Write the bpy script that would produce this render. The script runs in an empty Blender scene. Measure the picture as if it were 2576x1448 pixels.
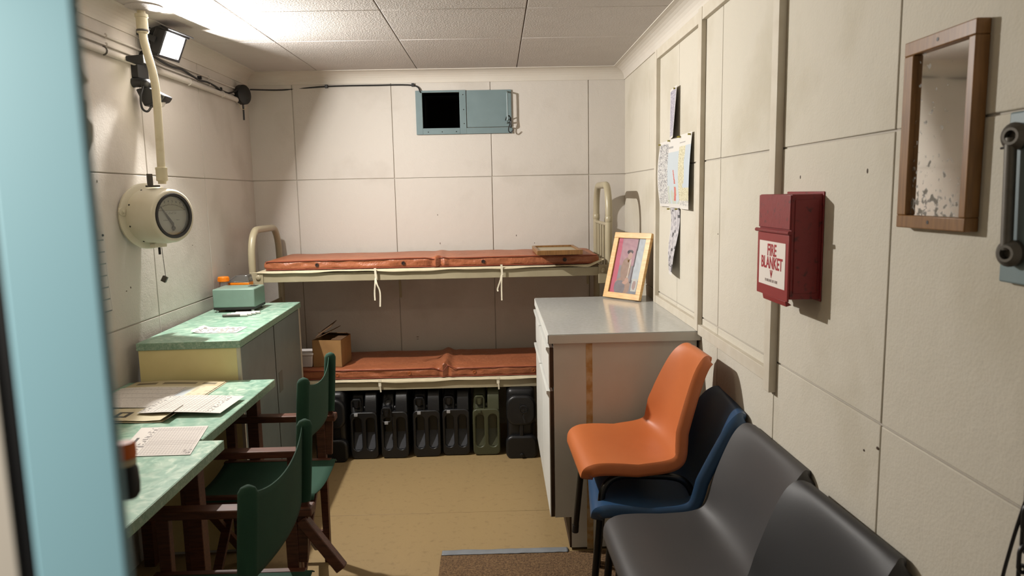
import bpy, bmesh, math, random
from mathutils import Vector, Matrix, noise
random.seed(7)
scene = bpy.context.scene
C = scene.collection
# ------------------------------------------------------------------ camera
PITCH, YAW, ROLL, CAMZ = 0.1312, 0.019, -0.0199, 1.49
def camera_matrix():
    cy, sy, cp, sp = math.cos(YAW), math.sin(YAW), math.cos(PITCH), math.sin(PITCH)
    f = Vector((sy*cp, cy*cp, -sp)); r = Vector((cy, -sy, 0)); u = r.cross(f)
    cr, sr = math.cos(ROLL), math.sin(ROLL)
    r2 = r*cr + u*sr; u2 = u*cr - r*sr
    m = Matrix((r2, u2, -f)).transposed().to_4x4(); m.translation = (0, 0, CAMZ)
    return m
cd = bpy.data.cameras.new('camera'); cam = bpy.data.objects.new('camera', cd); C.objects.link(cam)
cam.matrix_world = camera_matrix()
cd.sensor_width = 36.0; cd.lens = 1786/2576*36; cd.clip_start = 0.02; cd.clip_end = 50
cd.dof.use_dof = True; cd.dof.focus_distance = 3.4; cd.dof.aperture_fstop = 6.5
scene.camera = cam
# ------------------------------------------------------------------ world, exposure (the lamps are built with their fixtures)
w = bpy.data.worlds.new('corridor'); scene.world = w; w.use_nodes = True
w.node_tree.nodes['Background'].inputs[0].default_value = (1.0, 0.90, 0.76, 1)
w.node_tree.nodes['Background'].inputs[1].default_value = 0.03
FLOOD_W, LAMP_W, ADDED_EDGE_W = 51.0, 5.0, 13.0
scene.view_settings.view_transform = 'Standard'; scene.view_settings.look = 'None'
scene.view_settings.gamma = 1.0; scene.view_settings.exposure = 0.30
scene.view_settings.use_curve_mapping = False
# ------------------------------------------------------------------ materials
def lin(c):
    return tuple(((v/255)/12.92 if v/255 <= .04045 else ((v/255+.055)/1.055)**2.4) for v in c)
def mat(name, rgb, rough=.6, metal=0, var=None, bump=None, spec=.5, second=None, stretch=None, lo=.35, hi=.65, emit=0, trans=0, alpha=1, detail=5, bump2=None, coat=0):
    """rgb 0-255. var=(scale, amount) mixes towards `second` (or a darker tone) by noise; bump=(scale, strength)"""
    m = bpy.data.materials.new(name); m.use_nodes = True
    nt = m.node_tree; b = nt.nodes['Principled BSDF']
    base = lin(rgb)
    b.inputs['Base Color'].default_value = (*base, 1)
    b.inputs['Roughness'].default_value = rough; b.inputs['Metallic'].default_value = metal
    b.inputs['Specular IOR Level'].default_value = spec
    b.inputs['Coat Weight'].default_value = coat
    if trans: b.inputs['Transmission Weight'].default_value = trans
    if alpha < 1: b.inputs['Alpha'].default_value = alpha
    if emit:
        b.inputs['Emission Color'].default_value = (*base, 1); b.inputs['Emission Strength'].default_value = emit
    geo = nt.nodes.new('ShaderNodeNewGeometry'); vec = geo.outputs['Position']
    if stretch:
        mp = nt.nodes.new('ShaderNodeMapping'); mp.inputs['Scale'].default_value = stretch
        nt.links.new(vec, mp.inputs['Vector']); vec = mp.outputs['Vector']
    if var:
        n = nt.nodes.new('ShaderNodeTexNoise'); n.inputs['Scale'].default_value = var[0]; n.inputs['Detail'].default_value = detail
        nt.links.new(vec, n.inputs['Vector'])
        r = nt.nodes.new('ShaderNodeMapRange'); r.inputs[1].default_value = lo; r.inputs[2].default_value = hi; r.inputs[4].default_value = var[1]
        nt.links.new(n.outputs['Fac'], r.inputs[0])
        mx = nt.nodes.new('ShaderNodeMix'); mx.data_type = 'RGBA'
        mx.inputs[6].default_value = (*base, 1)
        mx.inputs[7].default_value = (*(lin(second) if second else tuple(v*.55 for v in base)), 1)
        nt.links.new(r.outputs[0], mx.inputs[0]); nt.links.new(mx.outputs[2], b.inputs['Base Color'])
    last = None
    for bp in (bump, bump2):
        if not bp: continue
        n = nt.nodes.new('ShaderNodeTexNoise'); n.inputs['Scale'].default_value = bp[0]; n.inputs['Detail'].default_value = 4
        nt.links.new(vec, n.inputs['Vector'])
        bn = nt.nodes.new('ShaderNodeBump'); bn.inputs['Strength'].default_value = bp[1]; bn.inputs['Distance'].default_value = bp[2] if len(bp) > 2 else .004
        nt.links.new(n.outputs['Fac'], bn.inputs['Height'])
        if last: nt.links.new(last.outputs[0], bn.inputs['Normal'])
        nt.links.new(bn.outputs[0], b.inputs['Normal']); last = bn
    return m
def marble_mat(name, dark, mid, pale, scale=26):
    m = bpy.data.materials.new(name); m.use_nodes = True; nt = m.node_tree; b = nt.nodes['Principled BSDF']
    geo = nt.nodes.new('ShaderNodeNewGeometry')
    n1 = nt.nodes.new('ShaderNodeTexNoise'); n1.inputs['Scale'].default_value = scale; n1.inputs['Detail'].default_value = 3; n1.inputs['Distortion'].default_value = 1.6
    n2 = nt.nodes.new('ShaderNodeTexVoronoi'); n2.inputs['Scale'].default_value = scale*1.5; n2.feature = 'F1'
    n3 = nt.nodes.new('ShaderNodeTexNoise'); n3.inputs['Scale'].default_value = scale*.8
    mx0 = nt.nodes.new('ShaderNodeMix'); mx0.data_type = 'VECTOR'; mx0.inputs[0].default_value = .09
    nt.links.new(geo.outputs['Position'], n3.inputs['Vector']); nt.links.new(geo.outputs['Position'], n1.inputs['Vector'])
    nt.links.new(geo.outputs['Position'], mx0.inputs[4]); nt.links.new(n3.outputs['Color'], mx0.inputs[5])
    nt.links.new(mx0.outputs[1], n2.inputs['Vector'])
    r = nt.nodes.new('ShaderNodeValToRGB'); e = r.color_ramp.elements
    e[0].position = .30; e[0].color = (*lin(dark), 1); e[1].position = .56; e[1].color = (*lin(mid), 1)
    nt.links.new(n1.outputs['Fac'], r.inputs[0])
    r2 = nt.nodes.new('ShaderNodeMapRange'); r2.inputs[1].default_value = .58; r2.inputs[2].default_value = .70; r2.inputs[4].default_value = .75
    nt.links.new(n1.outputs['Fac'], r2.inputs[0])
    mx = nt.nodes.new('ShaderNodeMix'); mx.data_type = 'RGBA'; nt.links.new(r.outputs[0], mx.inputs[6]); mx.inputs[7].default_value = (*lin(pale), 1)
    nt.links.new(r2.outputs[0], mx.inputs[0])
    r3 = nt.nodes.new('ShaderNodeMapRange'); r3.inputs[1].default_value = .45; r3.inputs[2].default_value = .8; r3.inputs[4].default_value = .35
    nt.links.new(n2.outputs['Distance'], r3.inputs[0])
    mx2 = nt.nodes.new('ShaderNodeMix'); mx2.data_type = 'RGBA'; nt.links.new(mx.outputs[2], mx2.inputs[6]); mx2.inputs[7].default_value = (*lin(pale), 1)
    nt.links.new(r3.outputs[0], mx2.inputs[0]); nt.links.new(mx2.outputs[2], b.inputs['Base Color'])
    b.inputs['Roughness'].default_value = .34
    return m
def print_mat(name, rough=.75, tone=.80):
    m = bpy.data.materials.new(name); m.use_nodes = True; nt = m.node_tree
    a = nt.nodes.new('ShaderNodeVertexColor'); a.layer_name = 'print'
    g = nt.nodes.new('ShaderNodeMix'); g.data_type = 'RGBA'; g.blend_type = 'MULTIPLY'; g.inputs[0].default_value = 1; g.inputs[7].default_value = (tone, tone, tone, 1)
    nt.links.new(a.outputs[0], g.inputs[6]); nt.links.new(g.outputs[2], nt.nodes['Principled BSDF'].inputs['Base Color']); nt.nodes['Principled BSDF'].inputs['Roughness'].default_value = rough
    return m
def wall_mat(name, rgb, stain, amt):
    return mat(name, rgb, .78, var=(2.6, amt), second=stain, lo=.52, hi=.80, bump=(150, .30, .003), bump2=(16, .40, .006), spec=.3)
M = dict(
    wall=wall_mat('wall_paint', (198, 192, 184), (150, 141, 128), .50),
    rwall=wall_mat('wall_paint_cream', (198, 192, 178), (158, 148, 122), .50),
    groove=mat('groove_paint', (182, 175, 164), .8),
    ceil=mat('ceiling_tile', (188, 182, 177), .85, var=(9, .18), second=(168, 161, 155), bump=(130, .55, .004), bump2=(300, .3, .002)),
    cove=mat('cove_plaster', (200, 194, 184), .7, var=(6, .2), second=(190, 178, 162), bump=(40, .08)),
    batten=mat('batten_paint', (200, 193, 178), .6, var=(14, .25), second=(170, 155, 130)),
    floor=mat('floor_vinyl', (150, 127, 88), .5, var=(34, .6), second=(108, 87, 57), lo=.56, hi=.80, bump=(90, .15), detail=9),
    mint=marble_mat('mint_laminate', (112, 152, 132), (142, 178, 158), (200, 214, 196), 19),
    mintedge=marble_mat('mint_laminate_edge', (112, 146, 124), (136, 166, 146), (180, 198, 180), 60),
    greytop=mat('grey_laminate', (176, 177, 174), .16, var=(60, .3), second=(150, 150, 144)),
    whiteboard=mat('cabinet_white', (206, 206, 200), .5, var=(8, .15), second=(178, 172, 160)),
    edgebrown=mat('brown_board_edge', (66, 46, 28), .7, var=(30, .5)),
    cream=mat('cream_board', (226, 212, 158), .6, var=(10, .2), second=(200, 182, 124)),
    greydoor=mat('grey_door_paint', (120, 131, 130), .42, var=(12, .2), bump=(60, .05)),
    wood=mat('dark_teak', (96, 56, 38), .5, var=(16, .7), second=(54, 28, 18), stretch=(1, 9, 9)),
    canvas=mat('green_canvas', (24, 66, 48), .85, var=(5, .3), second=(17, 50, 37), bump=(500, .3, .001)),
    khaki=mat('khaki_enamel', (164, 154, 128), .36, var=(9, .25), second=(130, 118, 92)),
    sheet=mat('cream_canvas', (196, 186, 158), .9, var=(20, .25), second=(160, 144, 110), bump=(260, .3, .001)),
    vinyl=mat('terracotta_vinyl', (158, 94, 62), .42, var=(7, .45), second=(136, 76, 48), bump=(30, .7, .010)),
    vinyltrim=mat('terracotta_piping', (128, 62, 44), .5),
    button=mat('dark_eyelet', (44, 26, 22), .5),
    brassbtn=mat('tan_eyelet', (150, 84, 46), .45),
    card=mat('cardboard', (158, 120, 74), .9, var=(9, .5), second=(118, 84, 48)),
    cardin=mat('cardboard_inside', (92, 66, 42), .95),
    tub=mat('white_plastic', (206, 200, 196), .4),
    black=mat('black_plastic', (22, 22, 24), .45, var=(40, .3)),
    canblack=mat('black_can_plastic', (16, 16, 18), .42, bump=(120, .12)),
    canolive=mat('olive_can_plastic', (64, 66, 46), .42, bump=(120, .12)),
    blackmetal=mat('black_tube', (14, 14, 15), .25),
    orange=mat('orange_shell', (186, 104, 56), .42, var=(9, .25), second=(172, 92, 48), bump=(300, .08, .001)),
    blue=mat('blue_shell', (38, 70, 104), .4, bump=(300, .08, .001)),
    grey=mat('grey_shell', (62, 60, 60), .54, var=(6, .2), second=(54, 52, 54), bump=(300, .1, .001)),
    charcoal=mat('charcoal_shell', (40, 40, 42), .5, bump=(300, .1, .001)),
    gaugecream=mat('gauge_enamel', (208, 203, 184), .3, var=(9, .3), second=(184, 172, 140)),
    chrome=mat('chrome', (190, 190, 190), .2, metal=1),
    steel=mat('dull_steel', (96, 92, 86), .5, metal=.6, var=(30, .4)),
    bluedoor=mat('pale_blue_paint', (162, 212, 228), .5, var=(8, .15), second=(148, 200, 218)),
    hatch=mat('blue_grey_paint', (112, 130, 133), .45, var=(10, .3), second=(92, 110, 113)),
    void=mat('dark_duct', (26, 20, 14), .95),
    red=mat('red_paint', (122, 26, 30), .45, var=(60, .8), second=(54, 10, 12), lo=.58, hi=.72, bump=(50, .2)),
    reddoor=mat('red_flap_paint', (136, 36, 36), .45, var=(12, .2), second=(116, 26, 26)),
    labelwhite=mat('label_white', (222, 214, 206), .5),
    labelred=mat('label_red', (158, 22, 36), .5),
    labelgrey=mat('label_grey', (150, 130, 126), .5),
    mirrorwood=mat('mirror_frame_wood', (136, 98, 56), .35, var=(14, .6), second=(98, 66, 34), stretch=(9, 9, 1)),
    pine=mat('pine_frame', (222, 182, 124), .38, var=(18, .6), second=(190, 140, 82), stretch=(1, 1, 6)),
    coir=mat('coir', (140, 110, 76), 1, var=(120, 1), second=(82, 60, 40), lo=.3, hi=.7, bump=(240, 1, .008)),
    tape=mat('grey_tape', (128, 132, 136), .45, var=(20, .3), bump=(60, .4)),
    browntape=mat('old_brown_tape', (172, 136, 80), .5, var=(30, .8), second=(202, 184, 152)),
    case=mat('grey_green_enamel', (120, 144, 132), .4, var=(30, .1), bump=(200, .1, .001)),
    dark=mat('dark_bakelite', (34, 32, 30), .5),
    orangeplastic=mat('orange_plastic', (238, 132, 18), .35),
    clear=mat('clear_plastic', (214, 214, 214), .12, trans=.9),
    glass=mat('thin_glass', (245, 248, 246), .03, trans=1),
    paper=mat('plain_paper', (226, 220, 210), .8),
    brownpaper=mat('old_paper', (206, 192, 158), .85, var=(12, .3)),
    print=print_mat('printed_paper'), photo=print_mat('photo_print', .35, 1.0),
    pin=mat('brass_pin', (150, 140, 60), .4, metal=.5),
    foam=mat('rough_filler', (206, 190, 162), .95, bump=(30, .6)),
    plaster=mat('front_wall_paint', (216, 208, 196), .8),
    cream2=mat('cream_pipe_paint', (206, 197, 168), .45, var=(24, .5), second=(168, 150, 108), lo=.5, hi=.75),
    cap=mat('orange_cap', (214, 104, 30), .5),
    canlit=mat('painted_lit_plastic', (62, 64, 69), .7, var=(40, .4)),  # paler can plastic: light falling on the recess ramps, painted in
    tag=mat('grey_tag', (150, 150, 152), .5),
    tie=mat('cotton_tape', (220, 212, 190), .9),
    darkgap=mat('shadow_gap_black', (20, 18, 16), .9),
)
def mirror_mat():
    m = bpy.data.materials.new('worn_mirror'); m.use_nodes = True; nt = m.node_tree; b = nt.nodes['Principled BSDF']
    geo = nt.nodes.new('ShaderNodeNewGeometry')
    n = nt.nodes.new('ShaderNodeTexNoise'); n.inputs['Scale'].default_value = 70; n.inputs['Detail'].default_value = 7
    nt.links.new(geo.outputs['Position'], n.inputs['Vector'])
    sx = nt.nodes.new('ShaderNodeSeparateXYZ'); nt.links.new(geo.outputs['Position'], sx.inputs[0])
    # decayed silvering, worst in the far lower corner
    a = nt.nodes.new('ShaderNodeMapRange'); a.inputs[1].default_value = 1.56; a.inputs[2].default_value = 1.43; a.inputs[3].default_value = 0; a.inputs[4].default_value = .17
    nt.links.new(sx.outputs[2], a.inputs[0])
    c = nt.nodes.new('ShaderNodeMapRange'); c.inputs[1].default_value = 1.22; c.inputs[2].default_value = 1.35; c.inputs[3].default_value = 0; c.inputs[4].default_value = .08
    nt.links.new(sx.outputs[1], c.inputs[0])
    s1 = nt.nodes.new('ShaderNodeMath'); s1.operation = 'ADD'; nt.links.new(a.outputs[0], s1.inputs[0]); nt.links.new(c.outputs[0], s1.inputs[1])
    s2 = nt.nodes.new('ShaderNodeMath'); s2.operation = 'ADD'; nt.links.new(s1.outputs[0], s2.inputs[0]); nt.links.new(n.outputs['Fac'], s2.inputs[1])
    r = nt.nodes.new('ShaderNodeMapRange'); r.inputs[1].default_value = .69; r.inputs[2].default_value = .77
    nt.links.new(s2.outputs[0], r.inputs[0])
    mx = nt.nodes.new('ShaderNodeMix'); mx.data_type = 'RGBA'; mx.inputs[6].default_value = (.82, .82, .80, 1); mx.inputs[7].default_value = (.16, .15, .13, 1)
    nt.links.new(r.outputs[0], mx.inputs[0]); nt.links.new(mx.outputs[2], b.inputs['Base Color'])
    inv = nt.nodes.new('ShaderNodeMath'); inv.operation = 'SUBTRACT'; inv.inputs[0].default_value = 1; nt.links.new(r.outputs[0], inv.inputs[1])
    nt.links.new(inv.outputs[0], b.inputs['Metallic']); b.inputs['Roughness'].default_value = .05
    return m
M['mirror'] = mirror_mat()
# ------------------------------------------------------------------ helpers
ORIGIN = {}
def tag(o, label=None, cat=None, group=None, kind=None):
    if label: o['label'] = label
    if cat: o['category'] = cat
    if group: o['group'] = group
    if kind: o['kind'] = kind
    return o
def thing(name, label, cat, loc=(0, 0, 0), rotz=0, group=None, local=False):
    """an Empty at the thing's base; parts are given in world coordinates unless local"""
    o = bpy.data.objects.new(name, None); C.objects.link(o)
    o.location = loc; o.rotation_euler = (0, 0, rotz); o.empty_display_size = .05
    ORIGIN[o.name] = Vector((0, 0, 0)) if local else Vector(loc)
    return tag(o, label, cat, group)
class MB:
    def __init__(s): s.v = []; s.f = []
    def add(s, vs, fs, m=None):
        n = len(s.v)
        s.v += [(m @ Vector(p)) if m else Vector(p) for p in vs]; s.f += [tuple(i+n for i in f) for f in fs]; return s
    def box(s, x0, x1, y0, y1, z0, z1, m=None):
        x0, x1 = min(x0, x1), max(x0, x1); y0, y1 = min(y0, y1), max(y0, y1); z0, z1 = min(z0, z1), max(z0, z1)
        return s.add([(x0,y0,z0),(x1,y0,z0),(x1,y1,z0),(x0,y1,z0),(x0,y0,z1),(x1,y0,z1),(x1,y1,z1),(x0,y1,z1)],
                     [(0,3,2,1),(4,5,6,7),(0,1,5,4),(1,2,6,5),(2,3,7,6),(3,0,4,7)], m)
    def bar(s, p, q, w, d, up=(0, 0, 1), m=None):
        """rectangular bar from p to q, width w across, depth d along up"""
        p, q = Vector(p), Vector(q); a = (q-p).normalized(); b = a.cross(Vector(up)).normalized(); c = b.cross(a)
        vs = [e+b*sx*w/2+c*sy*d/2 for e in (p, q) for sx, sy in ((-1,-1),(1,-1),(1,1),(-1,1))]
        return s.add(vs, [(0,3,2,1),(4,5,6,7),(0,1,5,4),(1,2,6,5),(2,3,7,6),(3,0,4,7)][:], m)
    def tube(s, pts, r, seg=10, caps=True, closed=False, m=None):
        pts = [Vector(p) for p in pts]; n = len(pts); rr = r if isinstance(r, (list, tuple)) else [r]*n
        vs = []; ref = None
        for i, p in enumerate(pts):
            a = pts[(i+1) % n] if (closed or i < n-1) else p; b = pts[i-1] if (closed or i > 0) else p
            t = (a-b).normalized()
            if ref is None: ref = Vector((0, 0, 1)) if abs(t.z) < .9 else Vector((1, 0, 0))
            u = (ref - t*ref.dot(t)).normalized(); w_ = t.cross(u); ref = u
            vs += [p+(u*math.cos(k*2*math.pi/seg)+w_*math.sin(k*2*math.pi/seg))*rr[i] for k in range(seg)]
        fs = []
        for i in range(n if closed else n-1):
            j = (i+1) % n
            fs += [(i*seg+k, i*seg+(k+1) % seg, j*seg+(k+1) % seg, j*seg+k) for k in range(seg)]
        if caps and not closed: fs += [tuple(range(seg))[::-1], tuple((n-1)*seg+k for k in range(seg))]
        return s.add(vs, fs, m)
    def cyl(s, p, q, r, seg=20, r2=None, m=None): return s.tube([p, q], [r, r if r2 is None else r2], seg, m=m)
    def lathe(s, prof, m=None, seg=32):
        """prof: (radius, z) list turned about z"""
        n = len(prof); vs = [(r*math.cos(k*2*math.pi/seg), r*math.sin(k*2*math.pi/seg), z) for r, z in prof for k in range(seg)]
        fs = [(i*seg+k, i*seg+(k+1) % seg, (i+1)*seg+(k+1) % seg, (i+1)*seg+k) for i in range(n-1) for k in range(seg)]
        if prof[0][0] > 1e-5: fs.append(tuple(range(seg))[::-1])
        if prof[-1][0] > 1e-5: fs.append(tuple((n-1)*seg+k for k in range(seg)))
        return s.add(vs, fs, m)
    def prism(s, poly, a0, a1, axis='x', m=None):
        """poly of 2-tuples in the two other axes (in x,y,z order), extruded along axis"""
        def put(p, a): return {'x': (a, p[0], p[1]), 'y': (p[0], a, p[1]), 'z': (p[0], p[1], a)}[axis]
        n = len(poly); vs = [put(p, a0) for p in poly]+[put(p, a1) for p in poly]
        fs = [tuple(range(n))[::-1], tuple(range(n, 2*n))]+[(i, (i+1) % n, n+(i+1) % n, n+i) for i in range(n)]
        return s.add(vs, fs, m)
    def grid(s, nx, ny, fn, m=None):
        vs = [fn(i/nx, j/ny) for j in range(ny+1) for i in range(nx+1)]
        fs = [(j*(nx+1)+i, j*(nx+1)+i+1, (j+1)*(nx+1)+i+1, (j+1)*(nx+1)+i) for j in range(ny) for i in range(nx)]
        return s.add(vs, fs, m)
    def build(s, name, m, parent=None, bevel=0, smooth=False, solid=0, subsurf=0, label=None, recalc=True, seg=2, offset=-1):
        org = ORIGIN.get(parent.name, Vector()) if parent else Vector()
        me = bpy.data.meshes.new(name); me.from_pydata([tuple(v-org) for v in s.v], [], s.f); me.update()
        if recalc:
            b = bmesh.new(); b.from_mesh(me); bmesh.ops.recalc_face_normals(b, faces=b.faces[:]); b.to_mesh(me); b.free()
        me.materials.append(M[m] if isinstance(m, str) else m)
        o = bpy.data.objects.new(name, me); C.objects.link(o)
        ORIGIN[o.name] = org
        if parent: o.parent = parent
        if bevel:
            bv = o.modifiers.new('bevel', 'BEVEL'); bv.width = bevel; bv.segments = seg; bv.limit_method = 'ANGLE'; bv.angle_limit = .6; bv.harden_normals = False
        if solid:
            sd = o.modifiers.new('solid', 'SOLIDIFY'); sd.thickness = solid; sd.offset = offset
        if subsurf:
            ss = o.modifiers.new('sub', 'SUBSURF'); ss.levels = subsurf; ss.render_levels = subsurf
        if smooth or bevel:
            for p in me.polygons: p.use_smooth = True
            if not subsurf:
                try: me.set_sharp_from_angle(angle=.7)
                except Exception: pass
        if label: o['label'] = label
        return o
def single(o, label, cat, group=None):
    """a thing of one mesh: put its origin at its base"""
    me = o.data; n = len(me.vertices)
    lo = Vector((min(v.co.x for v in me.vertices), min(v.co.y for v in me.vertices), min(v.co.z for v in me.vertices)))
    hi = Vector((max(v.co.x for v in me.vertices), max(v.co.y for v in me.vertices), 0))
    c = Vector(((lo.x+hi.x)/2, (lo.y+hi.y)/2, lo.z))
    me.transform(Matrix.Translation(-c)); o.location = c; ORIGIN[o.name] = c
    return tag(o, label, cat, group)
def struct(o): return tag(o, kind='structure')
def smooth_path(pts, n=6):
    """Catmull-Rom through the points"""
    P = [Vector(p) for p in pts]; out = []
    for i in range(len(P)-1):
        a, b, c, d = P[max(i-1, 0)], P[i], P[i+1], P[min(i+2, len(P)-1)]
        for k in range(n):
            t = k/n
            out.append(.5*((2*b)+(c-a)*t+(2*a-5*b+4*c-d)*t*t+(3*b-a-3*c+d)*t**3))
    return out+[P[-1]]
def frame_m(o, x, y, z):
    m = Matrix((Vector(x), Vector(y), Vector(z))).transposed().to_4x4(); m.translation = Vector(o); return m
def basis(o, n, up=(0, 0, 1)):
    """frame with local z along n, local y close to up"""
    z = Vector(n).normalized(); x = Vector(up).cross(z).normalized(); y = z.cross(x); return frame_m(o, x, y, z)
def printed(name, o, ux, uy, wd, ht, nx, ny, col, parent=None, curl=None, m='print'):
    """a printed sheet: o is its lower-left corner, col(u,v) gives 0-255 colour per cell"""
    o, ux, uy = Vector(o), Vector(ux).normalized(), Vector(uy).normalized(); nn = ux.cross(uy)
    b = MB(); b.grid(nx, ny, lambda u, v: o+ux*wd*u+uy*ht*v+(nn*curl(u, v) if curl else Vector()))
    ob = b.build(name, m, parent, smooth=True, recalc=False)
    at = ob.data.color_attributes.new('print', 'FLOAT_COLOR', 'CORNER')
    buf = []
    for j in range(ny):
        for i in range(nx):
            c = (*lin(col((i+.5)/nx, (j+.5)/ny)), 1); buf += c*4
    at.data.foreach_set('color', buf)
    return ob
def text_mesh(body, size, name, m, parent, mtx, sx=1.0, align='CENTER', bold=0):
    cu = bpy.data.curves.new(name, 'FONT'); cu.body = body; cu.size = size; cu.align_x = align; cu.extrude = .0004; cu.offset = bold
    t = bpy.data.objects.new(name+'_tmp', cu); C.objects.link(t)
    bpy.context.view_layer.update()
    me = bpy.data.meshes.new_from_object(t.evaluated_get(bpy.context.evaluated_depsgraph_get()))
    bpy.data.objects.remove(t)
    me.transform(mtx @ Matrix.Diagonal((sx, 1, 1, 1)))
    me.transform(Matrix.Translation(-ORIGIN[parent.name]))
    me.materials.clear(); me.materials.append(M[m]); me.name = name
    o = bpy.data.objects.new(name, me); C.objects.link(o); o.parent = parent; ORIGIN[o.name] = ORIGIN[parent.name]
    return o
def hsh(*a): return (math.sin(sum(v*k for v, k in zip(a, (12.9898, 78.233, 37.719))))*43758.5453) % 1
def copy_tree(o, parent=None):
    c = o.copy(); C.objects.link(c)
    if parent: c.parent = parent
    ORIGIN[c.name] = ORIGIN.get(o.name, Vector())
    for ch in list(o.children):
        copy_tree(ch, c)
    return c
# ================================================================== the room shell
XL, XR, YF, YB, ZC = -1.516, 0.812, 0.30, 4.516, 2.252
G = .0046; PT = .005
floor = struct(MB().box(-1.75, 1.05, .1, 4.75, -.08, -.004).build('floor', 'darkgap'))
for (a, b) in ((.1, 1.60), (1.602, 3.204), (3.206, 4.75)):
    MB().box(-1.75, 1.05, a, b, -.004, 0).build('sheet', 'floor', floor, bevel=.0008, seg=1)
ceiling = struct(MB().box(-1.75, 1.05, .1, 4.75, ZC+.012, ZC+.10).build('ceiling', 'groove'))
def panels(parent, m, us, vs, put, name='panel', skip=None):
    for i in range(len(us)-1):
        for j in range(len(vs)-1):
            if skip and skip(i, j): continue
            b = MB(); b.box(*put(us[i]+G/2, us[i+1]-G/2, vs[j]+G/2, vs[j+1]-G/2)); b.build(name, m, parent, bevel=.0022, seg=2)
panels(ceiling, 'ceil', [-1.75, -1.068, -.464, .140, 1.05], [.1, .63, 1.24, 1.85, 2.455, 3.06, 3.63, 4.75],
       lambda a, b, c, d: (a, b, c, d, ZC, ZC+.012), 'ceiling_tile')
ROWS = [-.1, .375, .985, 1.603, 2.26]
wl = struct(MB().box(XL-.14, XL-PT, .1, 4.75, -.08, 2.35).build('wall_left', 'groove'))
panels(wl, 'wall', [.1, .72, 1.33, 1.94, 2.55, 3.16, 3.774, 4.60], ROWS, lambda a, b, c, d: (XL-PT, XL, a, b, c, d))
wr = struct(MB().box(XR+PT, XR+.14, .1, 4.75, -.08, 2.35).build('wall_right', 'groove'))
panels(wr, 'rwall', [.1, .85, 1.452, 2.04, 2.585, 3.19, 3.80, 4.60], ROWS, lambda a, b, c, d: (XR, XR+PT, a, b, c, d))
# back wall with the hole of the hatch in its upper middle panel
HX0, HX1, HZ0, HZ1 = -.446, -.217, 1.905, 2.120
def holed(x0, x1, z0, z1, y0, y1):
    b = MB(); b.box(x0, HX0, y0, y1, z0, z1).box(HX1, x1, y0, y1, z0, z1).box(HX0, HX1, y0, y1, z0, HZ0).box(HX0, HX1, y0, y1, HZ1, z1); return b
wb = struct(holed(XL-.15, XR+.15, -.08, 2.35, YB+PT, YB+.14).build('wall_back', 'groove'))
BC = [XL-.1, -1.2455, -.6355, -.0255, .5845, XR+.1]
panels(wb, 'wall', BC, ROWS, lambda a, b, c, d: (a, b, YB, YB+PT, c, d), skip=lambda i, j: i == 2 and j == 3)
holed(BC[2]+G/2, BC[3]-G/2, ROWS[3]+G/2, ROWS[4]-G/2, YB, YB+PT).build('panel', 'wall', wb)
# front wall either side of the doorway the picture is taken from, and its lintel
wf = MB().box(-1.75, -.336, YF, .60, -.08, 2.35).box(.50, 1.05, YF, .60, -.08, 2.35).box(-.336, .50, YF, .60, 2.08, 2.35)
wf = struct(wf.build('wall_front', 'plaster'))
d1 = thing('door_1', None, None, (-.13, .21, 0)); struct(d1)
MB().box(-.1508, -.1215, .2175, .2212, 0, 2.05).build('door_edge', 'bluedoor', d1, bevel=.0012, seg=3, label='pale blue painted steel door edge')
MB().box(-.1558, -.1511, .2178, .2212, 0, 2.05).build('gasket', 'black', d1)
MB().box(-.30, -.1561, .2170, .232, 0, 2.05).box(-.80, -.30, .206, .299, 0, 2.05).build('jamb', 'plaster', d1)
# lumps of filler on the reveal corner
fl = MB()
for k in range(26):
    z = 1.40+k*.020; r = .003+.003*hsh(k, 3)
    if 1.52 < z < 1.70: r += .002+.007*hsh(k, 8)
    pts = [Vector((math.cos(t)*math.sin(p), math.sin(t)*math.sin(p), math.cos(p))) for p in [i*math.pi/6 for i in range(7)] for t in [j*math.pi/4 for j in range(8)]]
    vs = [Vector((-.336, .585, z))+Vector((p.x*r, p.y*r*1.4, p.z*r*1.7))*(1+.9*(noise.noise(p*2.6+Vector((k, 0, 0))))) for p in pts]
    fl.add(vs, [(i*8+j, i*8+(j+1) % 8, (i+1)*8+(j+1) % 8, (i+1)*8+j) for i in range(6) for j in range(8)])
fl.build('filler', 'foam', wf, smooth=True)
# coving: one length per wall
def cove_prof(n=7):
    cw, ch = .078, .067
    return [(0, -ch-.004), (.006, -ch-.004), (.006, -ch)]+[(.006+(cw-.006)*(1-math.cos(t)), -ch+(ch-.004)*math.sin(t)) for t in [i*math.pi/2/n for i in range(1, n+1)]]+[(cw+.004, -.004), (cw+.004, 0), (0, 0)]
cp = cove_prof()
struct(MB().prism([(XR-a, ZC+b) for a, b in cp], .6, YB, 'y').build('trim_1', 'cove'))
struct(MB().prism([(XL+a, ZC+b) for a, b in cp], .6, YB, 'y').build('trim_2', 'cove'))
struct(MB().prism([(YB-a, ZC+b) for a, b in cp], XL, XR, 'x').build('trim_3', 'cove'))
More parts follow.
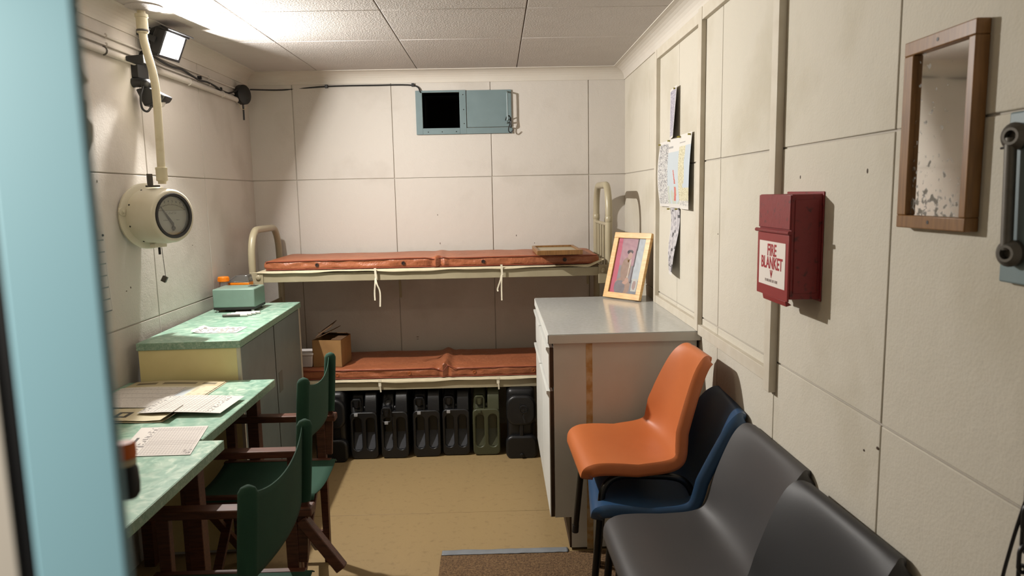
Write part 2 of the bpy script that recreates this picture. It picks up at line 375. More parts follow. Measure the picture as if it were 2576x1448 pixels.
# painted battens framing two bays of the right wall
bt = struct(MB().box(XR-.020, XR, 3.552, 3.592, .93, 2.172).build('trim_4', 'batten', bevel=.0015))
struct(MB().box(XR-.020, XR, 2.785, 2.832, .93, 2.180).build('trim_5', 'batten', bevel=.0015))
struct(MB().box(XR-.023, XR, 2.020, 2.066, .895, 2.182).build('trim_6', 'batten', bevel=.0015))
struct(MB().box(XR-.018, XR, 2.832, 3.552, 2.128, 2.172).build('trim_7', 'batten', bevel=.0015))
struct(MB().box(XR-.018, XR, 2.066, 2.785, 2.132, 2.180).build('trim_8', 'batten', bevel=.0015))
struct(MB().box(XR-.018, XR, 2.066, 2.785, .918, .958).build('trim_9', 'batten', bevel=.0015))
struct(MB().box(XR-.018, XR, 2.832, 3.552, .930, .968).build('trim_10', 'batten', bevel=.0015))
# chips and screw holes in the boarding
def chip(x, y, z, n, a, b_, parent, m='edgebrown'):
    mt = basis((x, y, z), n); MB().lathe([(0, -.001), (1, -.001), (.8, .0006), (0, .0008)], mt @ Matrix.Diagonal((a, b_, 1, 1)), 8).build('chip', m, parent)
for (y, z, a, b_) in ((1.555, 1.525, .003, .006), (1.90, 1.52, .002, .005), (1.46, .93, .006, .004), (1.515, .905, .004, .003), (1.30, .72, .004, .006), (2.60, 1.33, .002, .003), (1.33, .62, .006, .003)):
    chip(XR-.0005, y, z, (-1, 0, 0), a, b_, wr)
for (x, z, a, b_) in ((-.375, 1.37, .002, .005), (-.365, 1.19, .002, .007), (.235, 1.18, .0025, .003), (-.53, .59, .010, .002), (-.53, .575, .008, .0015), (.12, 1.23, .002, .006)):
    chip(x, YB-.0005, z, (0, -1, 0), a, b_, wb)
for (y, z, a, b_) in ((2.76, 1.57, .003, .006), (2.935, 1.14, .003, .005), (2.90, 1.13, .006, .002), (3.56, 1.27, .002, .003), (4.02, 1.13, .002, .003)):
    chip(XL+.0005, y, z, (1, 0, 0), a, b_, wl)

# ================================================================== lamps
FN = Vector((.905, -.12, -.41)).normalized(); FC = Vector((-1.395, 3.225, 2.158))
fm = basis(FC, FN)
fl_ = thing('floodlight', 'black floodlight shining on the left wall below the ceiling', 'lamp', (XL, 3.13, 2.10))
hb = MB()
for (z0, w0, h0, z1, w1, h1) in ((-.018, .082, .062, -.045, .074, .054), (-.045, .074, .054, -.085, .045, .034)):
    vs = [(sx*w_, sy*h_, z) for z, w_, h_ in ((z0, w0, h0), (z1, w1, h1)) for sx, sy in ((-1,-1),(1,-1),(1,1),(-1,1))]
    hb.add(vs, [(0,1,2,3),(4,7,6,5),(0,4,5,1),(1,5,6,2),(2,6,7,3),(3,7,4,0)], fm)
for k in range(5):
    hb.box(-.06, .06, -.034+k*.017-.002, -.034+k*.017+.002, -.097, -.06, fm)
hb.build('housing', 'black', fl_, bevel=.002)
bz = MB()
bz.box(-.082, .082, .050, .062, -.03, .016, fm).box(-.082, .082, -.062, -.050, -.03, .006, fm).box(-.082, -.068, -.05, .05, -.03, .006, fm).box(.068, .082, -.05, .05, -.03, .006, fm)
bz.box(-.088, .088, .062, .067, -.02, .030, fm)
bz.build('bezel', 'black', fl_, bevel=.0015)
lens = MB().box(-.067, .067, -.0495, .0495, -.0125, -.0105, fm).build('lens', mat('lit_lens', (255, 250, 238), .3, emit=30), fl_)
br = MB()
for s in (-1, 1):
    br.box(s*.086, s*.091, -.012, .012, -.10, -.02, fm)
br.box(-.091, .091, -.012, .012, -.106, -.100, fm)
br.build('bracket', 'black', fl_)
MB().box(XL, XL+.030, 3.095, 3.185, 2.005, 2.095).bar((XL+.015, 3.15, 2.06), FC-FN*.103, .03, .03).build('wall_plate', 'black', fl_, bevel=.003)
MB().prism([(XL+.03, 2.075), (XL+.03, 2.055), (XL+.10, 2.045), (XL+.10, 2.080)], 3.00, 3.075, 'y').build('side_arm', 'black', fl_, bevel=.002)
sn = thing('motion_sensor', 'black motion sensor hanging below the floodlight', 'sensor', (XL, 3.11, 1.93))
MB().tube(smooth_path([(XL+.002, 3.10, 1.985), (XL+.03, 3.10, 1.985), (XL+.055, 3.10, 1.98)]), .020, 14).lathe([(0, -.024), (.012, -.021), (.022, -.010), (.024, 0), (.022, .010), (.012, .021), (0, .024)], Matrix.Translation((XL+.06, 3.095, 1.975)), 16).build('joint', 'black', sn, smooth=True)
MB().prism([(XL+.02, 1.955), (XL+.07, 1.965), (XL+.145, 1.925), (XL+.13, 1.905), (XL+.05, 1.885)], 3.075, 3.145, 'y').build('hood', 'black', sn, bevel=.006)
MB().lathe([(0, -.022), (.016, -.016), (.024, 0), (.024, .01), (0, .012)], Matrix.Translation((XL+.10, 3.11, 1.902)), 16).build('sensor_dome', 'tub', sn, smooth=True)
MB().tube(smooth_path([(XL+.055, 3.075, 1.965), (XL+.05, 3.055, 1.92), (XL+.05, 3.06, 1.875), (XL+.06, 3.085, 1.865), (XL+.075, 3.10, 1.895)], 8), .0045, 8).build('cable', 'black', sn, smooth=True)
la = bpy.data.lights.new('flood_beam', 'AREA'); la.shape = 'RECTANGLE'; la.size = .050; la.size_y = .034; la.energy = FLOOD_W; la.color = (1.0, .965, .92)
lo_ = bpy.data.objects.new('flood_beam', la); C.objects.link(lo_)
lm = fm.copy(); lm.translation = FC-FN*.004; lo_.matrix_world = lm @ Matrix.Rotation(math.pi, 4, 'X')
lo_.parent = fl_; lo_.matrix_parent_inverse = Matrix.Translation(-Vector((XL, 3.13, 2.10)))
# a warm bulkhead lamp on the left wall, near the door and out of the picture
bh = thing('bulkhead_lamp', 'round cream bulkhead lamp on the left wall by the door', 'lamp', (XL, 1.85, 1.98))
bm_ = basis((XL, 1.85, 1.98), (1, 0, 0))
MB().lathe([(0, 0), (.10, 0), (.10, .03), (.085, .045), (0, .045)], bm_, 28).build('base', 'gaugecream', bh, smooth=True)
MB().lathe([(.078, .045), (.070, .075), (.045, .095), (0, .102)], bm_, 28).build('diffuser', mat('lit_diffuser', (255, 214, 150), .4, emit=3), bh, smooth=True)
lb = bpy.data.lights.new('bulkhead_glow', 'POINT'); lb.energy = LAMP_W; lb.color = (1.0, .88, .69); lb.shadow_soft_size = .035
lbo = bpy.data.objects.new('bulkhead_glow', lb); C.objects.link(lbo); lbo.parent = bh; lbo.location = (.16, 0, 0)

cl_ = thing('added_edge_lamp', 'added unseen round lamp brightening the blue door edge', 'lamp', (-.52, .206, 1.62))  # unseen lamp added on the corridor side to brighten the blue door edge
km = basis((-.52, .206, 1.62), (0, -1, 0)) @ Matrix.Scale(.7, 4)
MB().lathe([(0, 0), (.10, 0), (.10, .03), (.085, .045), (0, .045)], km, 28).build('base', 'gaugecream', cl_, smooth=True)
MB().lathe([(.078, .045), (.070, .075), (.045, .095), (0, .102)], km, 28).build('diffuser', bpy.data.materials['lit_diffuser'], cl_, smooth=True)
MB().box(-1.75, -.80, .206, .299, 0, 2.35).build('backboard', 'plaster', wf)
lc = bpy.data.lights.new('added_edge_spot', 'SPOT'); lc.spot_size = math.radians(44); lc.spot_blend = .4; lc.energy = ADDED_EDGE_W; lc.color = (1.0, .93, .82); lc.shadow_soft_size = .05  # narrow added spot, kept to the door edge so little spills into the room
lco = bpy.data.objects.new('added_edge_spot', lc); C.objects.link(lco); lco.parent = cl_; lco.location = (0, -.146, 0); lco.rotation_euler = Vector((.32, .157, -.15)).to_track_quat('-Z', 'Y').to_euler()
# ================================================================== left wall fittings
pp = thing('conduit_pipe', 'cream bent conduit dropping from the ceiling to the gauge', 'pipe', (-1.385, 2.97, 1.55))
path = smooth_path([(-1.394, 2.97, 2.25), (-1.395, 2.97, 2.15), (-1.389, 2.97, 2.10), (-1.374, 2.97, 2.03), (-1.366, 2.97, 1.98), (-1.362, 2.97, 1.90), (-1.364, 2.97, 1.75), (-1.368, 2.97, 1.56)], 7)
MB().tube(path, .0155, 16).build('pipe', 'cream2', pp, smooth=True)
MB().lathe([(.021, 0), (.022, .006), (.022, .058), (.025, .060), (.025, .072), (.017, .074)], Matrix.Translation((-1.395, 2.97, 2.155)), 20).build('coupling', 'cream2', pp, smooth=True)
MB().lathe([(.014, 0), (.022, .003), (.022, .046), (.023, .048), (.023, .056), (.016, .058)], Matrix.Translation((-1.367, 2.97, 1.570)), 20).build('coupling', 'cream2', pp, smooth=True)
MB().lathe([(.0225, 0), (.0235, .002), (.0235, .006), (.0225, .008)], Matrix.Translation((-1.395, 2.97, 2.160)), 20).build('clamp', 'steel', pp, smooth=True)
MB().lathe([(.07, 0), (.07, .004), (.03, .010), (.02, .012), (0, .012)][::-1], Matrix.Translation((-1.375, 2.955, ZC)) @ Matrix.Diagonal((1, 1, -1, 1)), 28).build('ceiling_rose', 'ceil', pp, smooth=True)
# dial gauge, turned a little towards the door
GA = Vector((.92, -.39, 0)).normalized(); GF = Vector((-1.322, 2.95, 1.430)); gm = basis(GF, GA)
gg = thing('dial_gauge', 'round cream dial gauge with black rim under the bent conduit', 'gauge', (XL, 3.02, 1.43))
MB().lathe([(0, -.158), (.132, -.158), (.136, -.152), (.136, -.144), (.130, -.140), (.10, -.138)], gm, 48).build('flange', 'gaugecream', gg, smooth=True)
MB().lathe([(.112, -.14), (.1135, -.10), (.1135, -.045), (.111, -.030), (.109, -.012), (.105, -.003), (.099, 0), (.092, 0), (.092, -.02), (0, -.02)], gm, 48).build('body', 'gaugecream', gg, smooth=True)
MB().lathe([(.0915, -.018), (.0915, .0025), (.0895, .004), (.080, .003), (.078, -.006), (.078, -.018)], gm, 48).build('rim', 'black', gg, smooth=True)
def dial_col(u, v):
    x, y = (u-.5)*2, (v-.5)*2; r = math.hypot(x, y+1.05); a = math.degrees(math.atan2(x, y+1.05))
    c = (214, 208, 184) if y > .28 else (226, 224, 214)
    if abs(y-.28) < .012: return (150, 145, 130)
    if abs(a) < 34 and abs(r-1.62) < .012: return (120, 110, 90)
    if abs(a) < 34 and 1.62 < r < 1.70 and abs((a+34) % 3.4-1.7) > 1.45: return (110, 100, 80)
    if .10 < y < .19 and abs(x) < .33 and hsh(int(u*60), int(v*90)) > .45 and int(v*90) % 3: return (160, 158, 150)
    if -.27 < y < -.18 and .2 < abs(x) < .52 and hsh(int(u*60), int(v*90)) > .45 and int(v*90) % 3: return (160, 158, 150)
    return c
S_ = .0785
sq = printed('dial', gm @ Vector((-S_, -S_, -.016)), gm.to_3x3() @ Vector((1, 0, 0)), gm.to_3x3() @ Vector((0, 1, 0)), 2*S_, 2*S_, 90, 90, dial_col, gg)
b = bmesh.new(); b.from_mesh(sq.data)   # trim the printed square to the round dial
cg = GF+GA*-.016-ORIGIN[gg.name]
bmesh.ops.delete(b, geom=[f for f in b.faces if (f.calc_center_median()-cg).length > S_], context='FACES'); b.to_mesh(sq.data); b.free()
for k, ch in enumerate('12345678'):
    a = math.radians(-28+8*k)
    text_mesh(ch, .013, 'numeral', 'dark', gg, gm @ Matrix.Translation((S_*1.80*math.sin(a), S_*(1.80*math.cos(a)-1.05)-.004, -.0152)))
hx, hy = .004, -.050
MB().prism([(hx-.005, hy-.012), (hx+.006, hy-.010), (hx+.003, hy+.02), (-.0515, .040), (-.0540, .0385), (hx-.004, hy+.008)], -.0125, -.0115, 'z', gm).lathe([(0, -.014), (.008, -.014), (.008, -.009), (0, -.008)], gm @ Matrix.Translation((hx, hy, 0)), 14).build('needle', 'dark', gg)
MB().lathe([(0, -.004), (.078, -.004), (.078, -.0025), (0, -.0025)], gm, 40).build('glass', 'glass', gg)
for a in (170, 300, 55):
    ca, sa = math.cos(math.radians(a)), math.sin(math.radians(a)); MB().lathe([(0, -.144), (.018, -.144), (.018, -.136), (.006, -.136), (.006, -.130), (0, -.129)], gm @ Matrix.Translation((ca*.124, sa*.124, 0)), 12).build('lug', 'gaugecream', gg)
for a in range(20, 380, 45):
    ca, sa = math.cos(math.radians(a)), math.sin(math.radians(a)); MB().lathe([(0, 0), (.004, 0), (.003, .003), (0, .003)], basis(gm @ Vector((ca*.112, sa*.112, -.125)), gm.to_3x3() @ Vector((ca, sa, 0))), 8).build('screw', 'dark', gg)
MB().box(-.026, .012, .118, .126, -.115, -.075, gm).box(-.030, -.006, .126, .172, -.100, -.092, gm).build('top_bracket', 'steel', gg, bevel=.001)
MB().box(-.025, .035, -.130, -.112, -.12, -.09, gm).build('bottom_bracket', 'gaugecream', gg, bevel=.001)
MB().cyl(gm @ Vector((.004, -.12, -.10)), gm @ Vector((.004, -.16, -.10)), .005, 10).build('stud', 'black', gg)
MB().box(XL, -1.44, 2.99, 3.07, 1.39, 1.47).build('wall_block', 'gaugecream', gg)
pc = MB(); p0 = gm @ Vector((.016, -.13, -.10))
for k in range(24): pc.lathe([(0, -.0024), (.0018, -.0012), (.0018, .0012), (0, .0024)], Matrix.Translation(p0+Vector((.0004*k, -.0003*k, -.0052*k))), 6)
ch_ = pc.build('pull_chain', 'steel', gg)
MB().box(-.010, .010, -.006, .006, -.024, 0, Matrix.Translation(p0+Vector((.010, -.008, -.124))) @ Matrix.Rotation(.5, 4, 'Y')).build('tag', 'steel', ch_)
# conduits along the top of the left wall
for nm, z, r, y0, lab, cat in (('wall_pipe', 2.068, .0135, .62, 'thick cream pipe along the left wall, lowest of the runs', 'pipe'),
                              ('wall_conduit', 2.098, .0045, .62, 'thin cream conduit lying just above the thick wall pipe', 'conduit'),
                              ('wall_conduit', 2.132, .0050, .62, 'thin cream conduit along the left wall, highest of the runs', 'conduit')):
    t = thing(nm, lab, cat, (XL+r, 2.5, z), group=None)
    MB().cyl((XL+r+.002, y0, z), (XL+r+.002, 4.36, z), r, 14).build('pipe', 'wall', t, smooth=True)
    for k, y in enumerate((1.2, 2.05, 2.86, 3.62, 4.05) if r > .01 else (1.5, 2.9, 3.9)):
        MB().tube([(XL+r+.002+math.cos(a)*(r+.002), y, z+math.sin(a)*(r+.002)) for a in [i*math.pi/6-math.pi/2 for i in range(7)]], .0035, 6).build('clip', 'steel' if (k == 2 and r > .01) else 'wall', t, smooth=True)
jb = thing('junction_box', 'round black junction box in the far left corner below the ceiling', 'junction box', (XL, 4.33, 2.10))
jm = basis((XL, 4.33, 2.10), (.93, -.35, 0))
MB().lathe([(0, .004), (.050, .004), (.050, .028), (0, .028)], jm, 24).build('back_plate', 'tub', jb)
MB().lathe([(0, .028), (.057, .028), (.058, .034), (.056, .056), (.050, .060), (0, .060)], jm, 30).build('cover', 'black', jb, smooth=True)
MB().tube(smooth_path([(XL+.035, 4.32, 2.05), (XL+.036, 4.32, 2.0), (XL+.036, 4.318, 1.955)]), .0055, 8).build('stub', 'black', jb, smooth=True)
MB().tube(smooth_path([(XL+.02, 4.30, 2.05), (XL+.03, 4.29, 2.02), (XL+.045, 4.31, 2.015), (XL+.05, 4.33, 2.03)]), .0018, 6).build('wire_loop', 'sheet', jb, smooth=True)
kb = thing('black_cable', 'thin black cable sagging from the floodlight to the junction box', 'cable', (XL, 3.7, 2.10))
cabl = [(XL+.05, 3.17, 2.115)]+[(XL+.012, 3.17+.1*k, 2.128-.004*k+.006*math.sin(k*1.9)) for k in range(1, 11)]+[(XL+.03, 4.28, 2.125)]
MB().tube(smooth_path(cabl, 5), .0052, 8).build('cable', 'black', kb, smooth=True)
for y, z in ((3.78, 2.112), (4.05, 2.095)): MB().box(XL, XL+.019, y-.006, y+.006, z-.007, z+.009).build('clip', 'black', kb, bevel=.001)
kb = thing('black_cable', 'thin black cable along the back wall from corner to hatch', 'cable', (-1.0, YB, 2.15))
MB().tube(smooth_path([(XL+.07, 4.36, 2.135), (-1.30, YB-.006, 2.152), (-1.03, YB-.006, 2.168), (-.75, YB-.006, 2.170), (-.50, YB-.006, 2.166), (-.455, YB-.012, 2.125), (-.44, YB+.02, 2.112)], 6), .0045, 8).build('cable', 'black', kb, smooth=True)
for x in (-1.03, -.50): MB().box(x-.008, x+.008, YB-.014, YB, 2.158, 2.178).build('clip', 'black', kb, bevel=.001)
# ================================================================== hatch
ht = thing('hatch', 'blue grey metal wall hatch with its sliding panel half open', 'hatch', (-.19, YB, 1.867))
MB().box(-.487, HX0, YB-.012, YB, 1.867, 2.133).box(HX1, -.176, YB-.012, YB, 1.867, 2.133).box(HX0, HX1, YB-.012, YB, 1.867, HZ0).box(-.176, .108, YB-.012, YB, 1.867, 1.904).box(HX0, HX1, YB-.012, YB, HZ1, 2.133).build('frame', 'hatch', ht, bevel=.0015)
MB().box(-.172, .104, YB-.011, YB-.001, 1.907, 2.131).build('sliding_panel', 'hatch', ht, bevel=.002)
dk = MB(); dk.box(HX0-.005, HX0, YB+.002, YB+.5, HZ0-.005, HZ1+.005).box(HX1, HX1+.005, YB+.002, YB+.5, HZ0-.005, HZ1+.005).box(HX0, HX1, YB+.002, YB+.5, HZ0-.005, HZ0).box(HX0, HX1, YB+.002, YB+.5, HZ1, HZ1+.005).box(HX0, HX1, YB+.5, YB+.505, HZ0, HZ1)
dk.build('duct', 'void', ht)
MB().tube(smooth_path([(.075, YB-.011, 2.118), (.078, YB-.05, 2.108), (.078, YB-.055, 2.09), (.078, YB-.055, 1.955), (.078, YB-.05, 1.94), (.075, YB-.011, 1.930)], 5), .005, 8).build('handle', 'hatch', ht, smooth=True)
MB().tube(smooth_path([(.066, YB-.02, 1.945), (.075, YB-.045, 1.965), (.092, YB-.045, 1.965), (.094, YB-.04, 1.93), (.083, YB-.04, 1.885), (.095, YB-.042, 1.868), (.112, YB-.045, 1.885)], 7), .0035, 8).build('hook', 'black', ht, smooth=True)
MB().tube(smooth_path([(.096, YB-.04, 1.96), (.100, YB-.04, 1.91), (.098, YB-.02, 1.90)], 5), .004, 8).build('hook', 'black', ht, smooth=True)
for x, z in ((-.414, 1.882), (-.328, 1.882), (-.240, 1.882), (-.194, 2.105), (-.192, 2.015), (-.190, 1.93)):
    MB().lathe([(0, 0), (.0035, 0), (.002, .002), (0, .002)], basis((x, YB-.012, z), (0, -1, 0)), 8).build('screw', 'dark', ht)
# ================================================================== right wall: fire blanket, mirror, latch, chain, maps
FX, FY0, FY1 = .732, 1.757, 1.970
fb = thing('fire_blanket_box', 'dark red metal fire blanket box on the right wall', 'fire blanket', (XR, 1.86, 1.20))
MB().box(FX, XR, FY0, FY1, 1.212, 1.476).box(XR-.004, XR, FY0-.006, FY1+.006, 1.206, 1.482).build('body', 'red', fb, bevel=.003)
MB().box(FX+.008, XR-.012, FY0-.0025, FY0, 1.228, 1.462).build('side_panel', 'red', fb, bevel=.001)
MB().box(FX-.0035, FX, FY0+.002, FY1-.002, 1.388, 1.474).build('upper_cover', 'red', fb, bevel=.001)
flp = MB().box(FX-.005, FX, FY0+.001, FY1-.001, 1.206, 1.374).prism([(FX-.005, 1.206), (FX, 1.206), (FX+.012, 1.196), (FX-.002, 1.192)], FY0+.012, FY1-.045, 'y').build('flap', 'reddoor', fb, bevel=.001)
MB().cyl((FX-.006, FY0-.006, 1.380), (FX-.006, FY1+.008, 1.380), .0052, 10).build('hinge', 'red', flp)
MB().box(FX-.0058, FX-.0049, FY0+.018, FY1-.018, 1.234, 1.352).build('label', 'labelwhite', flp)
lbm = frame_m((FX-.0060, (FY0+FY1)/2, 1.29), (0, -1, 0), (0, 0, 1), (-1, 0, 0))
text_mesh('FIRE', .044, 'lettering', 'labelred', flp, lbm @ Matrix.Translation((0, .0245, 0)), .78, bold=.0011)
text_mesh('BLANKET', .044, 'lettering', 'labelred', flp, lbm @ Matrix.Translation((0, -.0095, 0)), .78, bold=.0011)
text_mesh('TO RELEASE LIFT HERE', .0105, 'lettering', 'labelgrey', flp, lbm @ Matrix.Translation((0, -.046, 0)), .82)
arw = MB().prism([(0, -.036), (.007, -.022), (.0025, -.024), (.0025, -.0135), (-.0025, -.0135), (-.0025, -.024), (-.007, -.022)], 0, .0003, 'z', lbm)
for s in (-1, 1): arw.prism([(s*.003, -.024), (s*.008, -.013), (s*.0100, -.0145), (s*.004, -.027)], 0, .0003, 'z', lbm)
arw.build('arrow', 'labelred', flp)
mr = thing('mirror', 'tall wooden framed mirror with decayed silvering', 'mirror', (XR, 1.285, 1.411))
MX, MY0, MY1, MZ0, MZ1 = .787, 1.184, 1.390, 1.411, 1.760
MB().box(MX, XR, MY0, MY1, MZ0, MZ0+.024).build('frame_rail', 'mirrorwood', mr, bevel=.002)
MB().box(MX, XR, MY0, MY1, MZ1-.026, MZ1).build('frame_rail', 'mirrorwood', mr, bevel=.002)
MB().box(MX, XR, MY0, MY0+.018, MZ0+.024, MZ1-.026).build('frame_stile', 'mirrorwood', mr, bevel=.002)
MB().box(MX, XR, MY1-.030, MY1, MZ0+.024, MZ1-.026).build('frame_stile', 'mirrorwood', mr, bevel=.002)
MB().box(MX+.010, XR-.006, MY0+.015, MY1-.025, MZ0+.02, MZ1-.02).build('glass', 'mirror', mr)
for z in (MZ0+.013, MZ1-.013): MB().lathe([(0, -.001), (.0035, -.001), (.0035, .0006), (0, .0006)], basis((MX, (MY0+MY1)/2, z), (-1, 0, 0)), 10).build('screw_hole', 'dark', mr)
lt = thing('wall_latch', 'grey blue latch plate with dark steel bar at right picture edge', 'latch', (XR, 1.05, 1.337))
MB().box(.797, XR, .96, 1.108, 1.337, 1.600).build('plate', 'hatch', lt, bevel=.003)
for z, y in ((1.562, 1.082), (1.385, 1.075)):
    MB().lathe([(0, 0), (.020, 0), (.021, .014), (.013, .022), (.009, .022), (.008, .012), (0, .012)], basis((.797, y, z), (-.95, -.3, 0)), 20).build('socket', 'steel', lt, smooth=True)
MB().cyl((.783, 1.082, 1.56), (.783, 1.075, 1.39), .0085, 14).build('bar', 'steel', lt, smooth=True)
MB().cyl((.79, 1.06, 1.55), (.79, 1.112, 1.546), .002, 8).build('pin', 'dark', lt)
hc = thing('hanging_chain', 'black link chain hanging at the lower right picture edge', 'chain', (.78, 1.0, .70))
def link(c, d, flip):
    pts = []
    for k in range(16):
        a = k*2*math.pi/16; x, z = .0085*math.cos(a), .013*math.sin(a)+(.009 if math.sin(a) > 0 else -.009)
        pts.append((x, 0, z))
    z = Vector(d).normalized(); x = Vector((0, 1, 0)).cross(z).normalized(); y = z.cross(x)
    if flip: x, y = y, -x
    return MB().tube([frame_m(c, x, y, z) @ Vector(p) for p in pts], .0032, 7, closed=True)
for k in range(15):
    t = k/14; link((.785, .990+.012*t, 1.06-.46*t), (0, .02, -1), k % 2).build('link', 'black', hc, smooth=True)
for k in range(15):
    t = k/14; link((.785, .972+.004*t, 1.10-.46*t), (0, .03, -1), (k+1) % 2).build('link', 'black', hc, smooth=True)
MB().tube(smooth_path([(.785, .968, 1.12), (.782, .990, 1.04), (.78, 1.015, .94), (.78, 1.034, .84), (.78, 1.045, .68)]), .0028, 6).build('cord', 'black', hc, smooth=True)
MB().box(.775, XR, .935, .965, 1.10, 1.13).build('hook_plate', 'steel', hc)
df = thing('door_fitting', 'small black fitting with orange top beside the blue door edge', 'fitting', (-.325, .575, 1.26))
MB().lathe([(0, 0), (.006, .001), (.0085, .005), (.009, .014), (.0085, .026), (.007, .030)], Matrix.Translation((-.3135, .575, 1.243)), 16).build('body', 'black', df, smooth=True)
MB().lathe([(.007, 0), (.008, .002), (.008, .006), (.005, .008)], Matrix.Translation((-.3140, .575, 1.272)), 16).build('collar', 'brownpaper', df, smooth=True)
MB().lathe([(.0085, 0), (.009, .002), (.009, .011), (.007, .013), (0, .013)], Matrix.Translation((-.3145, .575, 1.279)), 16).build('top', 'cap', df, smooth=True)
MB().box(-.338, -.316, .570, .580, 1.262, 1.276).build('stem', 'dark', df)
# maps and sheets
def ink(u, v, su, sv, th, o=0): return noise.noise(Vector((u*su, v*sv, o))) > th
def map_lines(o, base=(222, 218, 214), dark=(120, 116, 126), s=7, wdt=.045, dens=.35):
    def f(u, v):
        if u < .06 or u > .94 or v < .05 or v > .95: return (226, 222, 216)
        a = abs(noise.noise(Vector((u*s, v*s*1.6, o)))); b_ = abs(noise.noise(Vector((u*s*2.3, v*s*3, o+9))))
        if a < wdt or b_ < wdt*.9: return dark
        if hsh(int(u*70), int(v*110), o) > 1-dens*.25: return tuple((p+q)//2 for p, q in zip(base, dark))
        return base
    return f
def curl(a, b_): return lambda u, v: a*math.sin(math.pi*u)*.4+b_*(1-v)**2
XP = XR-.004
def wall_sheet(label, y0, y1, z0, z1, col, cu, nx=44, ny=70):
    t = thing('map_sheet', label, 'paper', (XP, (y0+y1)/2, z0), group='papers pinned on the right wall')
    printed('sheet', (XP, y1, z0), (0, -1, 0), (0, 0, 1), y1-y0, z1-z0, nx, ny, col, t, cu)
    return t
def pins(t, L):
    for y, z in L:
        MB().lathe([(.0012, -.004), (.0012, .006), (.004, .006), (.003, .012), (.0045, .016), (0, .017)], basis((XP-.002, y, z), (-1, 0, 0)), 10).build('pin', 'pin', t, smooth=True)
t = wall_sheet('single purple grey map pinned above the three maps', 3.165, 3.335, 1.725, 1.948, map_lines(1, (200, 196, 206), (134, 128, 146), 9, .05, .6), lambda u, v: .012*u+.016*u*(1-v)); pins(t, [(3.20, 1.938)])
t = wall_sheet('black line map, leftmost of the three in a row', 3.31, 3.495, 1.418, 1.722, map_lines(2, (218, 216, 212), (140, 138, 140), 10, .06, .6), lambda u, v: .006+.014*math.sin(math.pi*v)*(1-u)); pins(t, [(3.485, 1.712)])
def sea(u, v):
    if v > .80: return (226, 222, 216) if not (.86 < v < .88 and u < .4) else (170, 168, 166)
    if v < .06: return (222, 218, 212)
    cx = .52+.10*math.sin(v*7); wd = .035+.10*max(0, (.45-v))*1.6
    if .10 < v < .55 and abs(u-cx) < wd and not (.30 < v < .34): return (206, 118, 108)
    if v < .32 and ink(u, v, 4, 5, -.05, 3): return (198, 204, 190)
    return (200, 209, 214)
t = wall_sheet('map with a red area in blue sea, middle of the three', 3.12, 3.31, 1.415, 1.726, sea, lambda u, v: .006+.010*math.sin(math.pi*v)*(1-u)); pins(t, [(3.30, 1.718), (3.128, 1.722)])
def coast(u, v):
    if v > .84: return (228, 224, 216) if not (.88 < v < .90 and u < .5) else (176, 172, 168)
    if v < .12: return (226, 222, 214) if hsh(int(u*50), int(v*90)) < .6 or v < .05 else (180, 178, 174)
    e = .55+.14*noise.noise(Vector((v*4, 5, 0)))-.12*(v < .35)
    if u > e and v > .28: return (198, 208, 216)
    return (222, 216, 186) if hsh(int(u*60), int(v*90)) < .72 else (186, 178, 146)
t = wall_sheet('map of yellow land beside blue sea, rightmost of the three', 2.935, 3.12, 1.412, 1.730, coast, lambda u, v: .005+.010*math.sin(math.pi*v)*(1-u*.5)+.012*u*(1-v)); pins(t, [(3.112, 1.722), (2.952, 1.720)])
def strip(u, v):
    if v < .05 or u < .06: return (224, 220, 214)
    if v < .25 and (abs(u-.35) < .03 or abs(v-.12) < .008 and u > .2): return (110, 108, 110)
    if hsh(int(u*9), int(v*26), 4) > .93: return (90, 88, 92)
    return (206, 202, 204) if ink(u, v, 8, 14, -.02, 6) else (178, 174, 178)
t = wall_sheet('long curling map pinned below the three maps', 3.140, 3.310, 1.117, 1.418, strip, lambda u, v: .004+.03*(1-v)**2*math.sin(math.pi*.5*u)+.006*math.sin(6*v)); pins(t, [(3.30, 1.408), (3.155, 1.41)])
def notice(u, v):
    if abs(u-.93) < .012 and v < .6: return (190, 186, 182)
    if .62 < u < .95 and (int(v*40) % 6 == 0): return (120, 118, 116)
    return (216, 211, 204)
t = thing('notice_sheet', 'white notice on the left wall behind the blue door edge', 'paper', (XL, 2.69, 1.072))
printed('sheet', (XL+.003, 2.60, 1.072), (0, 1, 0), (0, 0, 1), .17, .303, 40, 60, notice, t, lambda u, v: .010*(1-v)**2)
MB().lathe([(0, 0), (.005, 0), (.004, .004), (0, .005)], basis((XL+.004, 2.755, 1.365), (1, 0, 0)), 10).build('pin', 'dark', t, smooth=True)
# ================================================================== bunk bed
BX0, BX1, BY0, BY1 = -1.365, .622, 3.955, 4.455
bd = thing('bunk_bed', 'khaki steel two tier bunk bed against the back wall', 'bed', ((BX0+BX1)/2, 4.2, 0))
def arch(x, top, bow=.0):
    rr = .11
    pts = [(x, BY0, 0), (x, BY0, .6), (x, BY0, top-rr*1.6)]
    arc = [(x, BY0+rr*(1-math.cos(a)), top-rr*1.3+rr*1.3*math.sin(a)-(.02*(1-math.sin(a)))) for a in [i*math.pi/16 for i in range(1, 9)]]
    arc2 = [(x, BY1-rr*(1-math.cos(a)), top-rr*1.3+rr*1.3*math.sin(a)-(.02*(1-math.sin(a)))) for a in [i*math.pi/16 for i in range(8, 0, -1)]]
    return pts+arc+arc2+[(x, BY1, top-rr*1.6), (x, BY1, .6), (x, BY1, 0)]
el = MB().tube(arch(BX0, 1.318), .0195, 16).build('end_frame', 'khaki', bd, smooth=True)
er = MB().tube(arch(BX1, 1.532), .0195, 16).build('end_frame', 'khaki', bd, smooth=True)
